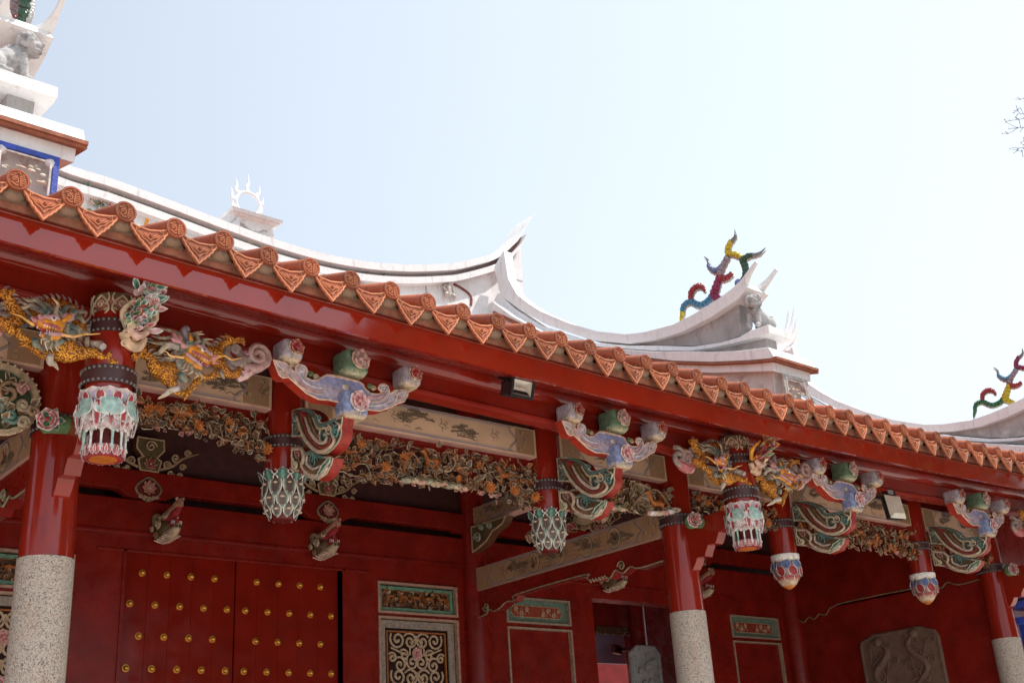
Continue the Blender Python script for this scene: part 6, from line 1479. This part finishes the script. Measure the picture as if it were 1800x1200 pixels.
for x_, y_, h_, r_, l_ in ((21, -9, 16, 5, 'leafy tree across the court, nearest of three'), (30, -10, 17, 6, 'leafy tree across the court, middle of three'), (40, -9, 17, 6, 'leafy tree across the court, farthest of three')):
    court_tree(x_, y_, h_, r_, l_)

# ================================================================== floodlights
def floodlight(x, y, z, kind, label):
    L = thing('floodlight', label, 'floodlight', (x, y, z))
    b = MB()
    if kind == 0:
        b.hexa([(-.13, -.10, -.06), (.13, -.10, -.06), (.10, .13, -.02), (-.10, .13, -.02), (-.13, -.06, .10), (.13, -.06, .10), (.08, .12, .10), (-.08, .12, .10)], CREAM)
        for k in range(5): b.box(-.10, .10, -.03 + k * .03, -.022 + k * .03, .09, .125)
        b.build('housing', 'black', L, bevel=.01)
        f = MB(); nrm = V((0, -.96, -.30))
        u_ = V((1, 0, 0)); v_ = V((0, .28, -.96)).normalized(); c0 = V((0, -.125, 0))
        def q(a, h, d): return c0 + u_ * a + v_ * h + V((0, -.96, -.28)) * d
        # bezel frame and sunken reflector
        W_, H_ = .155, .105; w2, h2 = .125, .078; w3, h3 = .085, .045
        o = [(-W_, -H_), (W_, -H_), (W_, H_), (-W_, H_)]; i = [(-w2, -h2), (w2, -h2), (w2, h2), (-w2, h2)]
        vs = [q(a, h, -.03) for a, h in o] + [q(a, h, .012) for a, h in o] + [q(a, h, .012) for a, h in i] + [q(a, h, -.004) for a, h in i]
        f.add(vs, [(k, (k + 1) % 4, 4 + (k + 1) % 4, 4 + k) for k in range(4)] + [(4 + k, 4 + (k + 1) % 4, 8 + (k + 1) % 4, 8 + k) for k in range(4)] + [(8 + k, 8 + (k + 1) % 4, 12 + (k + 1) % 4, 12 + k) for k in range(4)] + [(3, 2, 1, 0)], CREAM)
        f.build('bezel', 'black', L)
        g_ = MB(); vs = [q(a, h, -.004) for a, h in i] + [q(a, h, -.028) for a, h in ((-w3, -h3), (w3, -h3), (w3, h3), (-w3, h3))]
        g_.add(vs, [(k, (k + 1) % 4, 4 + (k + 1) % 4, 4 + k) for k in range(4)] + [(4, 5, 6, 7)], CREAM); g_.tube([q(-.06, 0, -.018), q(.06, 0, -.018)], .008, CREAM, 6); g_.build('reflector', 'glass', L, shade=False)
        s = MB()
        for sx in (-.07, .07): s.tube([V((sx, .0, .08)), V((sx * 1.2, .06, .19)), V((sx * 1.1, .16, .20))], .014, CREAM, 6)
        s.box(-.10, .10, .10, .13, .16, .22); s.tube([V((-.08, .02, .12)), V((-.16, -.06, .18)), V((-.18, -.10, .25))], .006, CREAM, 5, k=3); s.build('bracket', 'black', L)
    else:
        b.box(-.14, .14, .0, .09, -.17, .17); b.tube([V((-.15, .05, -.0)), V((-.16, .07, .24)), V((.16, .07, .24)), V((.15, .05, 0))], .014, CREAM, 6); b.box(-.09, .09, .0, .08, .17, .27)
        b.build('housing', 'black', L, bevel=.01)
        g_ = MB(); ol = [(-.15, -.18), (.15, -.18), (.15, .18), (-.15, .18)]; i = [(-.10, -.12), (.10, -.12), (.10, .14), (-.10, .14)]
        g_.add([(a, -.003, h) for a, h in ol] + [(a, -.055, h) for a, h in i], [(k, (k + 1) % 4, 4 + (k + 1) % 4, 4 + k) for k in range(4)] + [(4, 5, 6, 7)], CREAM); g_.build('diffuser', 'glass', L, shade=False)
        s = MB(); s.box(-.05, .05, -.006, .0, .19, .255, mixc(GREY, WHITE, .3)); s.build('rating_plate', 'paint', L)
    return L
q = P(905, 688, Y=8.62); floodlight(q.x, 8.62, q.z, 0, 'black floodlight with pale reflector hanging tilted under the eave near the middle')
q = P(1573, 890, Y=8.9); L2 = floodlight(q.x, 8.9, q.z, 1, 'square pale floodlight with black back under the eave at the right'); L2.rotation_euler = (radians(-8), 0, radians(-12))

# ================================================================== bare tree at the right edge
TR = thing('bare_tree', 'tree with bare thin twigs reaching in at the right edge against the sky', 'tree')
a0 = P(1905, 260, Y=18.0); base = V((a0.x + 1.2, 18.3, 0))
b = MB(); b.tube([base, base + V((.1, 0, 4)), V((a0.x + .9, 18.2, a0.z - 2)), V((a0.x + .6, 18.1, a0.z + 1))], [.35, .28, .16, .05], CREAM, 10, k=4); b.build('trunk', 'bark', TR)
b = MB(); rr = random.Random(12)
TW = [[(700, 425), (600, 437), (560, 450), (510, 445)], [(560, 450), (535, 430)], [(700, 625), (600, 605), (560, 600), (530, 560), (500, 572)], [(530, 560), (520, 518)], [(530, 562), (562, 540), (590, 600)], [(530, 566), (492, 596)], [(700, 630), (600, 650), (545, 660), (450, 675), (410, 690), (530, 750)], [(410, 690), (398, 668)],
      [(700, 735), (600, 745), (530, 750), (490, 780), (430, 810), (370, 805)], [(530, 752), (440, 757)], [(545, 660), (565, 742)], [(700, 950), (600, 958), (540, 965), (530, 985), (450, 970)], [(700, 1000), (580, 1000), (530, 985)], [(680, 880), (600, 890), (565, 905), (600, 935)], [(540, 600), (510, 640), (550, 660)],
      [(430, 810), (405, 795)], [(530, 985), (495, 1015)], [(580, 1000), (585, 1050)], [(545, 660), (520, 645)], [(600, 350), (640, 345), (700, 352)], [(590, 745), (560, 790)], [(540, 965), (480, 958)]]
for tw in TW:
    pts = [P(1700 + a / 6, 100 + c / 6, Y=18.1 + rr.uniform(-.1, .1)) for a, c in tw]
    if tw[0][0] > 650: pts = [V((a0.x + .5, 18.15, pts[0].z - .6))] + pts
    b.tube(pts, [.017, .012, .008], CREAM, 5, k=2)
    for p in pts[1:]:
        for _ in range(2): b.ball(p + V((rr.uniform(-.05, .05), 0, rr.uniform(-.05, .05))), rr.uniform(.012, .022), CREAM, 6, 4)
b.build('branches', 'bark', TR)
